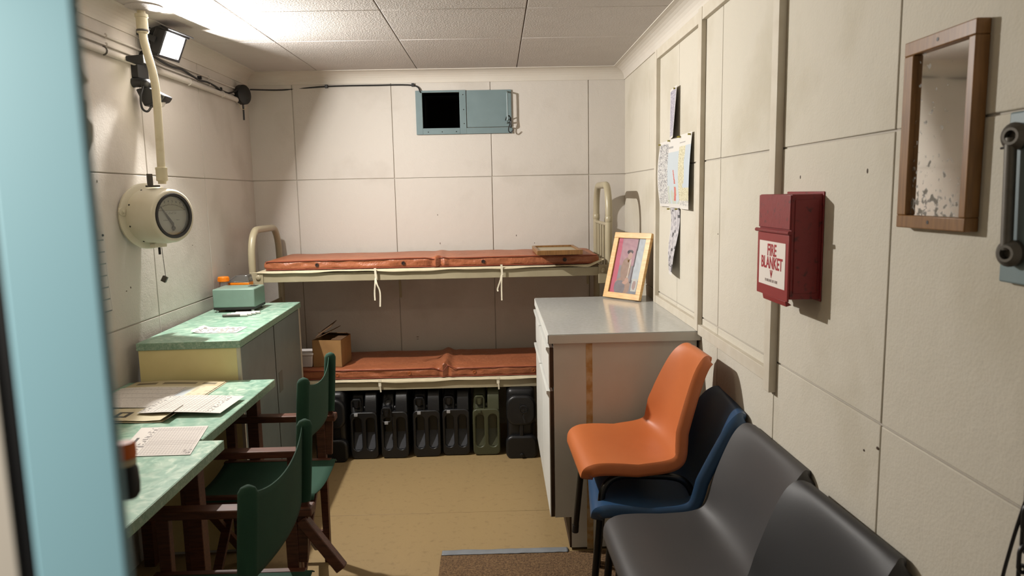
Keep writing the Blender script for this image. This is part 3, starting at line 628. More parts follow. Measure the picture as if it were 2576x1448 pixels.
MB().cyl((BX1, BY0, 1.31), (BX1, BY1, 1.31), .010, 10).build('cross_bar', 'khaki', er, smooth=True)
for k in range(4):
    y = BY0+.10+k*.10
    MB().cyl((BX1, y, 1.06), (BX1, y, 1.31), .007, 8).build('upright', 'khaki', er, smooth=True)
MB().cyl((BX1, BY0, 1.06), (BX1, BY1, 1.06), .012, 10).build('cross_bar', 'khaki', er, smooth=True)
for y in (BY0, BY1):
    MB().lathe([(.0195, 0), (.0212, .002), (.0212, .03), (.0195, .032)], Matrix.Translation((BX1, y, 1.325)), 16).build('sleeve', 'khaki', er, smooth=True)
MB().bar((BX0, BY0, .86), (BX0, BY1, .86), .006, .04).bar((BX0-.015, BY0, .86), (BX0-.015, BY1, .86), .03, .005).build('cross_bar', 'khaki', el)
for (za, zb) in ((1.030, 1.082), (.402, .450)):
    for y, s in ((BY0-.012, 1), (BY1+.012, -1)):
        MB().box(BX0+.05, BX1-.05, y, y+s*.004, za, zb).box(BX0+.05, BX1-.05, y, y+s*.035, zb-.004, zb).build('side_rail', 'khaki', bd, bevel=.001)
    for x, s in ((BX0, 1), (BX1, -1)):
        pl = MB().box(x-.012*s, x+.062*s, BY0-.020, BY0-.012, za-.045, zb+.008).build('corner_plate', 'khaki', bd, bevel=.003)
        MB().lathe([(0, 0), (.013, 0), (.013, .006), (.009, .009), (0, .009)], basis((x+.036*s, BY0-.020, zb-.022), (0, -1, 0)), 16).build('stud', 'khaki', pl, smooth=True)
    MB().box(BX0+.03, BX0+.036, BY0, BY1, zb-.04, zb-.004).box(BX1-.036, BX1-.03, BY0, BY1, zb-.04, zb-.004).build('end_rail', 'khaki', bd)
    # canvas laced under the mattress, its front edge lapping wavily over the rail
    def cv(u, v, zb=zb):
        x = BX0+.03+(BX1-BX0-.06)*u; j = round(v*16)
        wv = .005*math.sin(x*11+1)+.004*math.sin(x*5.3+zb*9)+.002*math.sin(x*29)
        y, z = ((BY0-.026, zb+.000-wv*.8), (BY0-.022, zb+.005-.3*wv), (BY0-.014, zb+.008), (BY0-.004, zb+.009))[j] if j < 4 else (BY0+(BY1-BY0+.004)*(j-3)/13, zb+.009)
        if zb > .8 and u > .955: z += (u-.955)*.9*(1-v)
        return (x, y, z)
    MB().grid(150, 16, cv).build('canvas_base', 'sheet', bd, smooth=True, solid=.002)
def tie(x, zt, strands, parent=bd):
    b = MB()
    b.bar((x, BY0-.028, zt+.014), (x+.003, BY0-.026, zt-.045), .012, .0025, (0, 1, 0))
    b.build('tie_tape', 'tie', parent)
    for dx, ln in strands:
        pts = smooth_path([(x, BY0-.027, zt-.042), (x+dx*.35, BY0-.032, zt-.075), (x+dx, BY0-.028, zt-.12), (x+dx*.9, BY0-.030, zt-ln)], 4)
        s = MB()
        for p, q in zip(pts[:-1], pts[1:]): s.bar(p, q+(q-p)*.1, .008, .002, (0, 1, 0))
        s.build('tie_tape', 'tie', parent)
tie(-.682, 1.085, ((-.008, .165), (.022, .200)))
tie(.018, 1.090, ((-.024, .135), (-.002, .185)))
for x in (-.685, -.015):
    MB().bar((x, BY0-.022, .462), (x, BY0-.022, .425), .016, .003, (0, 1, 0)).bar((x+.001, BY0-.024, .43), (x+.004, BY0-.022, .392), .008, .003, (0, 1, 0)).build('tie_tape', 'tie', bd)
def dangling(x, z0, z1): MB().bar((x, BY1-.02, z0), (x+.004, BY1-.02, z1), .016, .003, (0, 1, 0)).build('tie_tape', 'khaki', bd)
dangling(-.62, 1.07, .86); dangling(.56, 1.06, .92)
# ------------------------------------------------------------------ mattresses
def mattress(label, z0, hgt, fold, seed, btn, fold_amp):
    t = thing('mattress', label, 'mattress', (-.37, 4.2, z0), group='bunk mattresses')
    x0, x1, y0, y1 = -1.305, .568, BY0+.012, BY1-.005
    sec = []
    def ring(n=9, r=.016):
        out = []
        for cx, cy, a0 in ((y1-r, hgt-r, 0), (y0+r, hgt-r, 90), (y0+r, r, 180), (y1-r, r, 270)):
            for k in range(4): a = math.radians(a0+k*30); out.append((cx+r*math.cos(a), cy+r*math.sin(a)))
            # straight run to the next corner
            nx = {0: (y0+r, hgt), 90: (y0, r), 180: (y1-r, 0), 270: (y1, hgt-r)}[a0]
            p = out[-1]; m_ = 13 if a0 in (0, 180) else 4
            for k in range(1, m_): out.append((p[0]+(nx[0]-p[0])*k/m_, p[1]+(nx[1]-p[1])*k/m_))
        return out
    rg = ring(); N = len(rg); st = 190; vs = []
    for i in range(st+1):
        u = i/st; x = x0+(x1-x0)*u
        end = min(1, math.sqrt(max(0, 1-(1-min(u, 1-u)*st/4)**2))) if min(u, 1-u)*st < 4 else 1
        for (y, z) in rg:
            k = math.exp(-((x-fold)/.055)**2)
            front = max(0, 1-(y-y0)/.14)
            p = Vector((x*3.0, y*5, seed))
            d = .006*noise.noise(p)+.004*noise.noise(p*3.1)
            zz = z; yy = y
            if z > hgt*.5:
                zz += d*.8+fold_amp*k*(.4+.6*front)*math.sin((x-fold)*60+2*y)*1.0+fold_amp*.5*k
            else: zz = max(0, z)
            if y < y0+.03: yy += .006*noise.noise(Vector((x*14, z*40, seed+3)))+k*.010*math.sin((x-fold)*120)
            cz = hgt/2; cyy = (y0+y1)/2
            zz = cz+(zz-cz)*(.55+.45*end)
            yy = cyy+(yy-cyy)*(.975+.025*end)
            vs.append((x, yy, z0+zz))
    fs = [(i*N+k, i*N+(k+1) % N, (i+1)*N+(k+1) % N, (i+1)*N+k) for i in range(st) for k in range(N)]+[tuple(range(N))[::-1], tuple(st*N+k for k in range(N))]
    MB().add(vs, fs).build('cover', 'vinyl', t, smooth=True)
    for zz, dz in ((hgt-.004, 0), (.006, 0)):
        pts = []
        for i in range(70):
            x = x0+.01+(x1-x0-.02)*i/69; k = math.exp(-((x-fold)/.055)**2); p = Vector((x*3, y0*5, seed))
            pts.append((x, y0-.001+k*.008*math.sin((x-fold)*120), z0+zz+(.006*noise.noise(p)+fold_amp*k*math.sin((x-fold)*60) if zz > hgt/2 else 0)))
        MB().tube(pts, .0028, 6).build('piping', 'vinyltrim', t, smooth=True)
    for x in btn[1]:
        MB().lathe([(0, 0), (.011, 0), (.010, .004), (.005, .004), (.004, .002), (0, .002)], basis((x, y0-.001, z0+hgt*.5), (0, -1, 0)), 14).build('eyelet', btn[0], t, smooth=True)
    return t
mattress('terracotta vinyl mattress on the upper bunk', 1.092, .056, -.335, 1, ('button', (-1.01, -.53, -.083, .375)), .008)
mattress('terracotta vinyl mattress on the lower bunk', .460, .058, -.315, 8, ('brassbtn', (-.93, -.52, -.150, .19)), .022)
tr = thing('picture_frame', 'flat dark framed board lying on the upper mattress', 'frame', (.335, 4.05, 1.152))
tm = Matrix.Translation((.335, 4.06, 1.156)) @ Matrix.Rotation(.02, 4, 'Z')
for a in ((-.125, .125, -.20, -.182), (-.125, .125, .182, .20), (-.125, -.108, -.182, .182), (.108, .125, -.182, .182)):
    MB().box(a[0], a[1], a[2], a[3], 0, .026, tm).build('frame_bar', 'mirrorwood', tr, bevel=.002)
MB().box(-.11, .11, -.184, .184, .004, .016, tm).build('board', 'khaki', tr)
# carton and tub on the lower bunk
cb = thing('cardboard_box', 'open brown cardboard box on the lower bunk', 'box', (-.985, 4.14, .515))
cm = Matrix.Translation((-.99, 4.13, .519)) @ Matrix.Rotation(-.10, 4, 'Z')
w_, d_, h_ = .086, .09, .158
MB().box(-w_, w_, -d_, -d_+.003, 0, h_, cm).box(-w_, w_, d_-.003, d_, 0, h_, cm).box(-w_, -w_+.003, -d_, d_, 0, h_, cm).box(w_-.003, w_, -d_, d_, 0, h_, cm).box(-w_, w_, -d_, d_, 0, .003, cm).build('carton', 'card', cb)
def flap(p, q, dirv, ln, th=.003):
    p, q, dv = Vector(p), Vector(q), Vector(dirv).normalized()*ln; n = (q-p).cross(dv).normalized()*th
    b = MB(); b.add([p, q, q+dv, p+dv, p+n, q+n, q+dv+n, p+dv+n], [(0,1,2,3),(4,7,6,5),(0,4,5,1),(1,5,6,2),(2,6,7,3),(3,7,4,0)], cm); b.build('flap', 'cardin', cb)
flap((-w_, -d_, h_), (-w_, d_, h_), (.9, .12, .42), .12)
flap((-w_, d_, h_), (w_, d_, h_), (0, -.9, .30), .08)
flap((w_, -d_, h_), (w_, d_, h_), (-1, 0, .03), .06)
flap((-w_+.01, -d_+.03, h_+.01), (-w_+.01, d_-.03, h_+.03), (.8, 0, .55), .11)
tb = thing('plastic_tub', 'white plastic tub beside the cardboard box', 'tub', (-1.15, 4.10, .515))
tm2 = Matrix.Translation((-1.136, 4.10, .520))
def taper(b, x, y, z0, x2, y2, z1, m): 
    vs = [(sx*a, sy*c, z) for a, c, z in ((x, y, z0), (x2, y2, z1)) for sx, sy in ((-1,-1),(1,-1),(1,1),(-1,1))]
    return b.add(vs, [(0,3,2,1),(4,5,6,7),(0,1,5,4),(1,2,6,5),(2,3,7,6),(3,0,4,7)], m)
taper(MB(), .046, .06, 0, .052, .066, .068, tm2).build('tub', 'tub', tb, bevel=.006)
MB().box(-.056, .056, -.070, .070, .068, .084, tm2).build('lid', 'tub', tb, bevel=.006)
# ------------------------------------------------------------------ jerry cans under the bunk
def curve_plate(name, outer, holes, ext, bev, m, parent, mtx):
    cu = bpy.data.curves.new(name, 'CURVE'); cu.dimensions = '2D'; cu.fill_mode = 'BOTH'; cu.extrude = ext; cu.bevel_depth = bev; cu.bevel_resolution = 2
    for poly in [outer]+holes:
        sp = cu.splines.new('POLY'); sp.points.add(len(poly)-1); sp.use_cyclic_u = True
        for p, q in zip(sp.points, poly): p.co = (q[0], q[1], 0, 1)
    t = bpy.data.objects.new('tmp', cu); C.objects.link(t); bpy.context.view_layer.update()
    me = bpy.data.meshes.new_from_object(t.evaluated_get(bpy.context.evaluated_depsgraph_get())); bpy.data.objects.remove(t)
    me.transform(mtx); me.name = name; me.materials.clear(); me.materials.append(M[m])
    for p in me.polygons: p.use_smooth = True
    try: me.set_sharp_from_angle(angle=.7)
    except Exception: pass
    o = bpy.data.objects.new(name, me); C.objects.link(o); o.parent = parent; return o
def rrect(x0, x1, z0, z1, r, n=6):
    out = []
    for cx, cz, a0 in ((x1-r, z1-r, 0), (x0+r, z1-r, 90), (x0+r, z0+r, 180), (x1-r, z0+r, 270)):
        out += [(cx+r*math.cos(math.radians(a0+90*k/n)), cz+r*math.sin(math.radians(a0+90*k/n))) for k in range(n+1)]
    return out
FRONT = frame_m((0, 0, 0), (1, 0, 0), (0, 0, 1), (0, -1, 0))
def jerry(m, style):
    t = thing('jerry_can', 'x', 'jerry can', (0, 0, 0), local=True, group='water cans under the bunk')
    W2 = .075
    b = MB(); b.box(-W2, W2, .045, .325, 0, .30)
    b.build('body', m, t, bevel=.018, seg=3)
    curve_plate('front_frame', rrect(-W2+.003, W2-.003, .010, .270, .022), [rrect(-.068, -.0065, .046, .250, .0300), rrect(.0065, .068, .046, .250, .0300)], .020, .006, m, t, Matrix.Translation((0, .028, 0)) @ FRONT)
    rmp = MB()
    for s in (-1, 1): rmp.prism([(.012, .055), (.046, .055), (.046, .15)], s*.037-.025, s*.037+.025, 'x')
    rmp.build('recess_ramp', 'canlit' if m == 'canblack' else m, t)  # black cans get their lit recess bottoms as a lighter grey
    MB().prism([(.006, .270), (.012, .262), (.20, .262), (.30, .30), (.30, .43), (.12, .432), (.035, .372), (.018, .330)], .008, W2, 'x').build('shoulder', m, t, bevel=.010, seg=3)
    MB().prism([(.030, .265), (.20, .262), (.30, .30), (.30, .43), (.14, .425), (.070, .350)], -W2, -.002, 'x').build('neck', m, t, bevel=.010, seg=3)
    sh = .0 if style != 1 else -.045
    cp_ = MB().box(-.062, -.016, .020+sh*.6, .06, .300+sh, .350+sh).build('cap', m, t, bevel=.006)
    rg = [(x, .012+sh*.6, z+sh) for x, z in rrect(-.066, -.012, .268, .348, .016, 5)]
    MB().tube(rg, .0035, 7, closed=True).build('latch', m, cp_, smooth=True)
    MB().prism([(-.052, .342+sh), (-.026, .342+sh), (-.031, .300+sh), (-.047, .300+sh)], .012+sh*.6, .022+sh*.6, 'y').build('buckle', m, cp_, bevel=.002)
    MB().box(-.050, -.030, -.006+sh*.4, .004+sh*.4, .256+sh, .272+sh).build('tag', 'tag' if m == 'canblack' else m, t, bevel=.001)
    if style == 1: MB().tube([(-.04+.020*math.cos(a), .045, .325+.024*math.sin(a)) for a in [i*math.pi/8 for i in range(16)]], .004, 7, closed=True).build('ring', m, t, smooth=True)
    return t
cans = ((-.787, 3.925, 0, 'canblack', 'black jerry can, leftmost of the four with twin black recesses'),
        (-.613, 3.925, 1, 'canblack', 'black jerry can with round upper ring, second of the twin recess cans'),
        (-.430, 3.935, 0, 'canblack', 'black jerry can, third of the twin recess cans from the left'),
        (-.263, 3.945, 0, 'canblack', 'black jerry can standing just left of the olive one'),
        (-.087, 3.935, 0, 'canolive', 'olive green jerry can under the lower bunk'))
proto = {}
for x, y, st_, m, lab in cans:
    key = (st_, m)
    if key in proto: o = copy_tree(proto[key])
    else: o = proto[key] = jerry(m, st_)
    o.location = (x, y, 0); o.rotation_euler = (0, 0, random.uniform(-.02, .02)); o['label'] = lab
def round_can(lab, x, y):
    t = thing('jerry_can', lab, 'jerry can', (0, 0, 0), local=True, group='water cans under the bunk')
    MB().box(-.080, .080, .03, .33, 0.004, .40).build('body', 'canblack', t, bevel=.03, seg=4)
    curve_plate('upper_face', rrect(-.070, .070, .205, .352, .045, 8), [], .012, .014, 'canblack', t, Matrix.Translation((0, .028, 0)) @ FRONT)
    curve_plate('lower_face', rrect(-.076, .076, .006, .118, .028, 8), [], .012, .014, 'canblack', t, Matrix.Translation((0, .026, 0)) @ FRONT)
    MB().box(-.012, .012, .008, .05, .10, .22).build('rib', 'canblack', t, bevel=.005)
    cp_ = MB().lathe([(0, 0), (.026, 0), (.026, .008), (.020, .010), (.018, .006), (.008, .006), (.007, .012), (0, .012)], basis((.012, .003, .288), (0, -1, 0)), 24).build('cap', 'canblack', t, smooth=True)
    lk = MB()
    for k in range(9): lk.tube([(.014+.003*math.cos(a)+.003*math.sin(k), -.002-.0006*k, .276-.007*k+.0045*math.sin(a)) for a in [i*math.pi/4 for i in range(8)]], .0012, 5, closed=True)
    lk.build('cap_chain', 'dark', cp_)
    MB().lathe([(0, 0), (.011, 0), (.011, .010), (.006, .013), (0, .013)], basis((0, .002, .022), (0, -1, 0)), 14).build('drain_plug', 'canblack', t, smooth=True)
    t.location = (x, y, 0); return t
round_can('black can with round cap and chain, right of the olive can', .112, 3.875)
round_can('dark can half hidden behind the far green chair', -.965, 3.885)
# ================================================================== right cabinet
KX, KY0, KY1, KZ = .216, 2.815, 3.79, .890
kc = thing('kitchen_cabinet', 'white base cabinet with grey top beside the right wall', 'cabinet', (.51, 3.3, 0))
MB().prism([(KX, .147), (KX, KZ), (XR-.012, KZ), (XR-.012, .012), (KX+.068, .012), (KX+.068, .147)], KY0, KY0+.016, 'y').build('side_panel', 'whiteboard', kc)
MB().prism([(KX, .147), (KX, KZ), (XR-.012, KZ), (XR-.012, .012), (KX+.068, .012), (KX+.068, .147)], KY1-.016, KY1, 'y').build('side_panel', 'whiteboard', kc)
MB().box(XR-.020, XR-.012, KY0+.016, KY1-.016, .1, KZ).box(KX+.004, XR-.02, KY0+.016, KY1-.016, .147, .163).build('carcass', 'whiteboard', kc)
MB().box(KX+.060, KX+.068, KY0+.001, KY1-.001, .012, .147).build('toe_kick', 'edgebrown', kc)
MB().box(KX+.068, XR-.02, KY0+.02, KY1-.02, 0, .0125).build('plinth', 'edgebrown', kc)
MB().box(.194, XR-.002, 2.795, 3.81, KZ+.002, .930).build('worktop', 'greytop', kc, bevel=.002)
MB().box(.1925, XR-.002, 2.7935, 2.7955, KZ+.002, .926).box(.1925, .1945, 2.7935, 3.81, KZ+.002, .926).build('edge_band', 'whiteboard', kc)
ym = (KY0+KY1)/2
for y0, y1 in ((KY0+.001, ym-.002), (ym+.002, KY1-.001)):
    for nm, z0, z1 in (('drawer', .705, .872), ('door', .150, .690)):
        f = MB().box(.2005, .2145, y0, y1, z0, z1).build(nm, 'edgebrown', kc)
        MB().box(.1965, .2004, y0, y1, z0, z1).build('facing', 'whiteboard', f)
        MB().prism([(.1964, z1), (.1964, z1-.030), (.186, z1-.010), (.186, z1)], y0+.004, y1-.004, 'y').build('finger_pull', 'whiteboard', f)
tp = MB()
for k in range(9):
    tp.box(.3475+.002*hsh(k, 1), .374+.002*hsh(k, 2), KY0-.0009, KY0, .885-.098*(k+1)+.0005, .885-.098*k)
tp.build('tape_strip', 'browntape', kc, label='worn brown tape strip')
# framed photograph leaning on the cabinet
pf = thing('photo_frame', 'pine framed photograph of a seated person in uniform', 'photo frame', (.64, 3.69, .931))
pd = Vector((.157, -.188, 0)); pw = pd.length; pdn = pd.normalized(); pn = Vector((-pdn.y*-1, 0, 0))
back = Vector((-pdn.y, pdn.x, 0)); lean = .105; PH = .355
upv = (back*lean+Vector((0, 0, math.sqrt(PH*PH-lean*lean)))).normalized()
fz = pdn.cross(upv).normalized()
pm = frame_m((.560, 3.765, .9365), pdn, upv, fz)
bw = .030
for nm, a in (('frame_rail', (0, pw, 0, bw)), ('frame_rail', (0, pw, PH-bw, PH)), ('frame_stile', (0, bw, bw, PH-bw)), ('frame_stile', (pw-bw, pw, bw, PH-bw))):
    MB().box(a[0], a[1], a[2], a[3], -.016, .004, pm).build(nm, 'pine', pf, bevel=.0015)
MB().box(bw-.006, pw-bw+.006, bw-.006, PH-bw+.006, -.012, -.006, pm).build('backing', 'card', pf)
def soldier(u, v):
    def el(cx, cy, rx, ry): return ((u-cx)/rx)**2+((v-cy)/ry)**2 < 1
    n = noise.noise(Vector((u*9, v*13, 3)))*14
    if .74 < u < .93 and .06 < v < .28:
        return (230, 224, 222) if not el(.83, .17, .06, .08) else (196, 160, 156)
    if el(.52, .68, .075, .062): return (214, 170, 160)
    if el(.50, .745, .105, .040): return (104, 90, 100)
    if el(.55, .245, .07, .045) or el(.50, .20, .09, .025): return (222, 170, 154)
    if abs(u-.56-(v-.45)*.05) < .018 and .27 < v < .62: return (236, 216, 204)
    if el(.45, .44, .17, .21): return (184+n, 146+n, 132+n)
    if el(.42, .13, .27, .17): return (150+n, 138+n, 148+n) if el(.33, .10, .2, .14) else (190+n, 152+n, 138+n)
    if abs(u-.70+(.5-v)*.05) < .022 and v > .2: return (110, 92, 100)
    if u < .16-.05*v+.06: return (224, 96, 128)
    if u > .72: return (222+n, 224+n, 234+n) if v > .25 else (150+n, 154+n, 170+n)
    if v > .5: return (204+n, 152+n, 166+n)
    return (168+n, 154+n, 164+n)
printed('photograph', pm @ Vector((bw-.004, bw-.004, -.0055)), pdn, upv, pw-2*bw+.008, PH-2*bw+.008, 70, 110, soldier, pf, None, 'photo')
MB().box(bw-.004, pw-bw+.004, bw-.004, PH-bw+.004, -.0035, -.0022, pm).build('glass', 'glass', pf)
MB().bar(pm @ Vector((pw/2, PH*.62, -.017)), Vector((.64, 3.69, .9345))+back*.155, .05, .004, pdn).build('easel_leg', 'card', pf)
# ================================================================== left cabinet and what stands on it
DX0, DX1, DY0, DY1 = -1.468, -1.062, 2.862, 3.905
dc = thing('storage_cabinet', 'grey doored storage cabinet with mint laminate top', 'cabinet', (-1.28, 3.4, 0))
MB().box(DX0-.004, DX1, DY0-.004, DY1+.012, .891, .921).build('top', 'mint', dc, bevel=.0015)
MB().box(DX0-.004, DX1+.0012, DY0-.0055, DY0-.004, .8915, .9195).box(DX1, DX1+.0015, DY0-.0055, DY1+.012, .8915, .9195).build('edge_band', 'mintedge', dc)
MB().box(DX0, DX1-.016, DY0, DY0+.016, .02, .890).build('side_panel', 'cream', dc, bevel=.001)
MB().box(DX0, DX1-.016, DY1-.016, DY1, .02, .890).build('side_panel', 'whiteboard', dc, bevel=.001)
MB().box(DX1-.016, DX1-.003, DY0, DY0+.012, .02, .890).box(DX1-.016, DX1-.003, DY1-.03, DY1, .02, .890).build('stile', 'batten', dc)
MB().box(DX0, DX0+.006, DY0+.016, DY1-.016, .02, .89).box(DX0, DX1-.02, DY0+.016, DY1-.016, .03, .045).box(DX0+.02, DX1-.04, DY0+.02, DY1-.02, 0, .03).build('carcass', 'whiteboard', dc)
dm = 3.372
for y0, y1 in ((DY0+.014, dm-.003), (dm+.003, DY1-.032)):
    d = MB().box(DX1-.016, DX1-.003, y0, y1, .05, .886).build('door', 'greydoor', dc, bevel=.001)
    if y0 > dm: MB().box(DX1-.003, DX1-.0015, y0+.035, y0+.10, .545, .645).build('handle_patch', mat('worn_patch', (104, 106, 100), .5), d)
MB().box(DX1-.016, DX1-.002, dm-.003, dm+.003, .05, .886).build('door_gap', 'darkgap', dc)
for z in (.735, .700, .66): MB().box(DX1-.0035, DX1-.001, DY0+.009, DY0+.016, z, z+.016).build('hinge', 'steel', dc)
dc.rotation_euler = (0, 0, .040); dc.location.x -= .0215
cs = thing('instrument_case', 'grey green metal instrument case on the mint topped cabinet', 'case', (-1.35, 3.69, .921))
sm = Matrix.Translation((-1.350, 3.69, .921)) @ Matrix.Rotation(.02, 4, 'Z')
MB().box(-.105, .105, -.088, .088, .024, .120, sm).build('case', 'case', cs, bevel=.006, seg=3)
MB().box(-.104, .104, -.087, .087, .014, .026, sm).build('base', 'dark', cs)
MB().box(-.06, .06, -.05, .06, .002, .014, sm).build('under_tray', 'edgebrown', cs)
MB().box(.045, .085, .005, .060, .1195, .1210, sm).build('window', 'dark', cs)
for x in (-.088, .088):
    for y in (-.075, .075): MB().lathe([(0, 0), (.007, .001), (.009, .007), (.007, .013), (0, .014)], sm @ Matrix.Translation((x, y, 0)), 12).build('foot', 'chrome', cs, smooth=True)
ob = thing('orange_tray', 'orange plastic tray with clear lid behind the instrument case', 'tray', (-1.41, 3.865, .921))
om = Matrix.Translation((-1.405, 3.865, .921))
taper(MB(), .050, .030, 0, .060, .036, .125, om).build('tray', 'orangeplastic', ob, bevel=.003)
MB().prism([(-.060, .125), (.060, .125), (.052, .165), (-.010, .165), (-.055, .135)], -.034, .034, 'y', om).build('clear_lid', 'clear', ob, bevel=.003)
jr = thing('orange_lid_jar', 'clear jar with ribbed orange screw lid behind the case', 'jar', (-1.468, 3.80, .921))
jm2 = Matrix.Translation((-1.472, 3.808, .921))
MB().lathe([(0, 0), (.026, 0), (.028, .004), (.028, .105), (.024, .115), (.022, .138), (0, .138)], jm2, 24).build('jar', 'clear', jr, smooth=True)
MB().lathe([(0, .004), (.024, .004), (.024, .085), (0, .085)], jm2, 20).build('contents', 'orangeplastic', jr, smooth=True)
lid = MB(); lid.lathe([(.026, .136), (.028, .138), (.028, .158), (.026, .162), (0, .162)], jm2, 30)
for k in range(18): lid.box(.026, .0295, -.0015, .0015, .138, .156, jm2 @ Matrix.Rotation(k*math.pi/9, 4, 'Z'))
lid.build('lid', 'orangeplastic', jr, smooth=False)
tl = ('white capped tube nearest the printed card', 'white capped tube, second from the printed card', 'white capped tube, third from the printed card', 'white capped tube lying closest to the instrument case')
for k in range(4):
    y = 3.455+k*.026; x = -1.352+k*.012
    t = thing('sample_tube', tl[k], 'tube', (x+.06, y, .921), group='white capped tubes on the cabinet')
    MB().cyl((x, y, .9285), (x+.085, y+.004, .9285), .0068, 12).build('tube', 'steel' if k == 0 else 'tub', t, smooth=True)
    MB().cyl((x+.085, y+.004, .9290), (x+.118, y+.006, .9290), .0078, 12).build('cap', 'tub', t, smooth=True)
def textlines(rows, cols, lm_=.06, ink_=(120, 116, 112), base=(226, 222, 212)):
    def f(u, v):
        if u < lm_ or u > 1-lm_ or v < .08 or v > .92: return base
        r = int(v*rows*3)
        if r % 3 == 0: return base
        return ink_ if hsh(int(u*cols), r//3, 2) > .42 else base
    return f
t = thing('instruction_card', 'printed instruction card lying on the mint cabinet top', 'card', (-1.235, 3.10, .921))
printed('sheet', (-1.335, 3.045, .9225), (1, -.05, 0), (.02, 1, 0), .20, .135, 60, 40, textlines(7, 44), t, lambda u, v: .010*max(0, .25-u)**2*16)
# ================================================================== desks
def desk(label, x1, y0, y1, z, legs):
    t = thing('desk', label, 'desk', ((XL+x1)/2, (y0+y1)/2, 0), group='mint topped desks along the left wall')
    MB().box(XL+.003, x1, y0, y1, z-.030, z).build('top', 'mint', t, bevel=.0015)
    MB().box(x1, x1+.0015, y0, y1, z-.0295, z-.0015).box(XL+.003, x1+.0015, y0-.0015, y0, z-.0295, z-.0015).box(XL+.003, x1+.0015, y1, y1+.0015, z-.0295, z-.0015).build('edge_band', 'mintedge', t)
    MB().box(XL+.06, x1-.12, y0+.03, y0+.05, z-.10, z-.031).box(XL+.06, x1-.12, y1-.05, y1-.03, z-.10, z-.031).box(XL+.02, XL+.04, y0+.05, y1-.05, z-.10, z-.031).build('apron', 'wood', t)
    for (lx, ly) in legs: MB().box(lx-.022, lx+.022, ly-.022, ly+.022, 0, z-.031).build('leg', 'wood', t, bevel=.002)
    return t
desk('mint laminate desk nearest the blue door edge', -.856, 1.00, 2.118, .760, ((-.93, 2.065), (-.93, 1.06), (-1.46, 2.06), (-1.46, 1.06)))
desk('mint laminate desk between the near desk and grey cabinet', -.925, 2.135, 2.850, .760, ((-1.0, 2.185), (-1.00, 2.80), (-1.46, 2.19), (-1.46, 2.80)))
ZD = .7605
def table_form(rows, colsx, title=True):
    def f(u, v):
        if u < .05 or u > .97 or v < .04 or v > .97: return (228, 222, 214)
        if v > .80:
            if title and .90 < v < .935 and .32 < u < .62: return (96, 92, 90)
            if v < .87 and hsh(int(u*38), int(v*60), 7) > .55: return (150, 146, 142)
            return (228, 222, 214)
        if (v*rows) % 1 < .26: return (176, 170, 164)
        if min(abs(u-c) for c in colsx) < .006: return (170, 164, 158)
        if v < .10 and u > .80 and hsh(int(u*60), int(v*70)) > .5: return (140, 136, 132)
        return (226, 221, 213)
    return f
cols = [.05+.092*k for k in range(11)]
def paper(label, o, ux, uy, w_, h_, nx, ny, col, cu=None, name='form_sheet', grp='papers on the desks'):
    o = Vector(o); t = thing(name, label, 'paper', (o.x+w_/2*Vector(ux).normalized().x+h_/2*Vector(uy).normalized().x, o.y+w_/2*Vector(ux).normalized().y+h_/2*Vector(uy).normalized().y, o.z), group=grp)
    printed('sheet', o, ux, uy, w_, h_, nx, ny, col, t, cu); return t
# the opened newspaper and what lies on it
def newspaper(u, v):
    if v > .80: return (196, 182, 146) if not (hsh(int(u*14), 1) > .45 and .86 < v < .93) else (120, 108, 84)
    if u > .55 and .25 < v < .75 and u < .78: return (196, 204, 208) if int(v*9) % 3 else (206, 206, 198)
    if u > .80: return (216, 206, 176) if hsh(int(u*30), int(v*20), 2) > .25 else (196, 186, 158)
    return (220, 212, 186)
for k in range(3):
    paper(('bottom sheet of the opened newspaper on the far desk', 'middle sheet of the opened newspaper on the far desk', 'top page of the opened newspaper on the far desk')[k],
          (-1.492+.006*k, 2.40+.010*k, ZD+.0012+.0024*k), (1, 0, 0), (.02, 1, 0), .385-.012*k, .435-.012*k, 60, 60, newspaper, lambda u, v: .004*math.sin(math.pi*u*1.3)*v, 'newspaper', 'newspaper sheets on the far desk')
def bigform(u, v):
    if (v*9) % 1 < .07 or abs(u-.97) < .006: return (186, 180, 176)
    return (222, 216, 210) if hsh(int(u*60), int(v*40)) > .12 else (206, 200, 194)
paper('wide white sheet with faint lines on the newspaper', (-1.47, 2.455, ZD+.010), (1, .02, 0), (-.02, 1, 0), .25, .27, 60, 50, bigform, lambda u, v: .002*math.sin(5*u))
def folder(u, v):
    if .25 < v < .70 and .42 < u < .56: return (70, 66, 60) if (v < .34 or v > .60 or u < .455 or u > .525) else (206, 194, 158)
    if .35 < v < .55 and .15 < u < .36 and hsh(int(u*60), int(v*12)) > .5: return (170, 160, 130)
    return (218, 206, 172)
for k in range(2):
    paper(('lower leaf of the folded cream paper near the desk joint', 'upper leaf of the folded cream paper with a dark mark')[k], (-1.46, 2.305+.005*k, ZD+.001+.005*k), (1, 0, 0), (0, 1, 0), .355-.01*k, .135, 50, 20, folder, lambda u, v: .004*abs(math.sin(4*u))+(.012*(u-.94)/.06 if u > .94 else 0), 'folded_paper', 'leaves of the folded cream paper')
paper('lined form lying between newspaper and near edge of far desk', (-1.245, 2.372, ZD+.0145), (1, -.05, 0), (.05, 1, 0), .29, .205, 96, 70, lambda u, v: table_form(22, cols, False)(v, u) if u > .1 else ((150, 146, 142) if hsh(int(u*50), int(v*50)) > .7 else (226, 221, 213)), lambda u, v: .004*math.sin(3*u)-.010*max(0, u-.35)*(1)+.004*u*u)
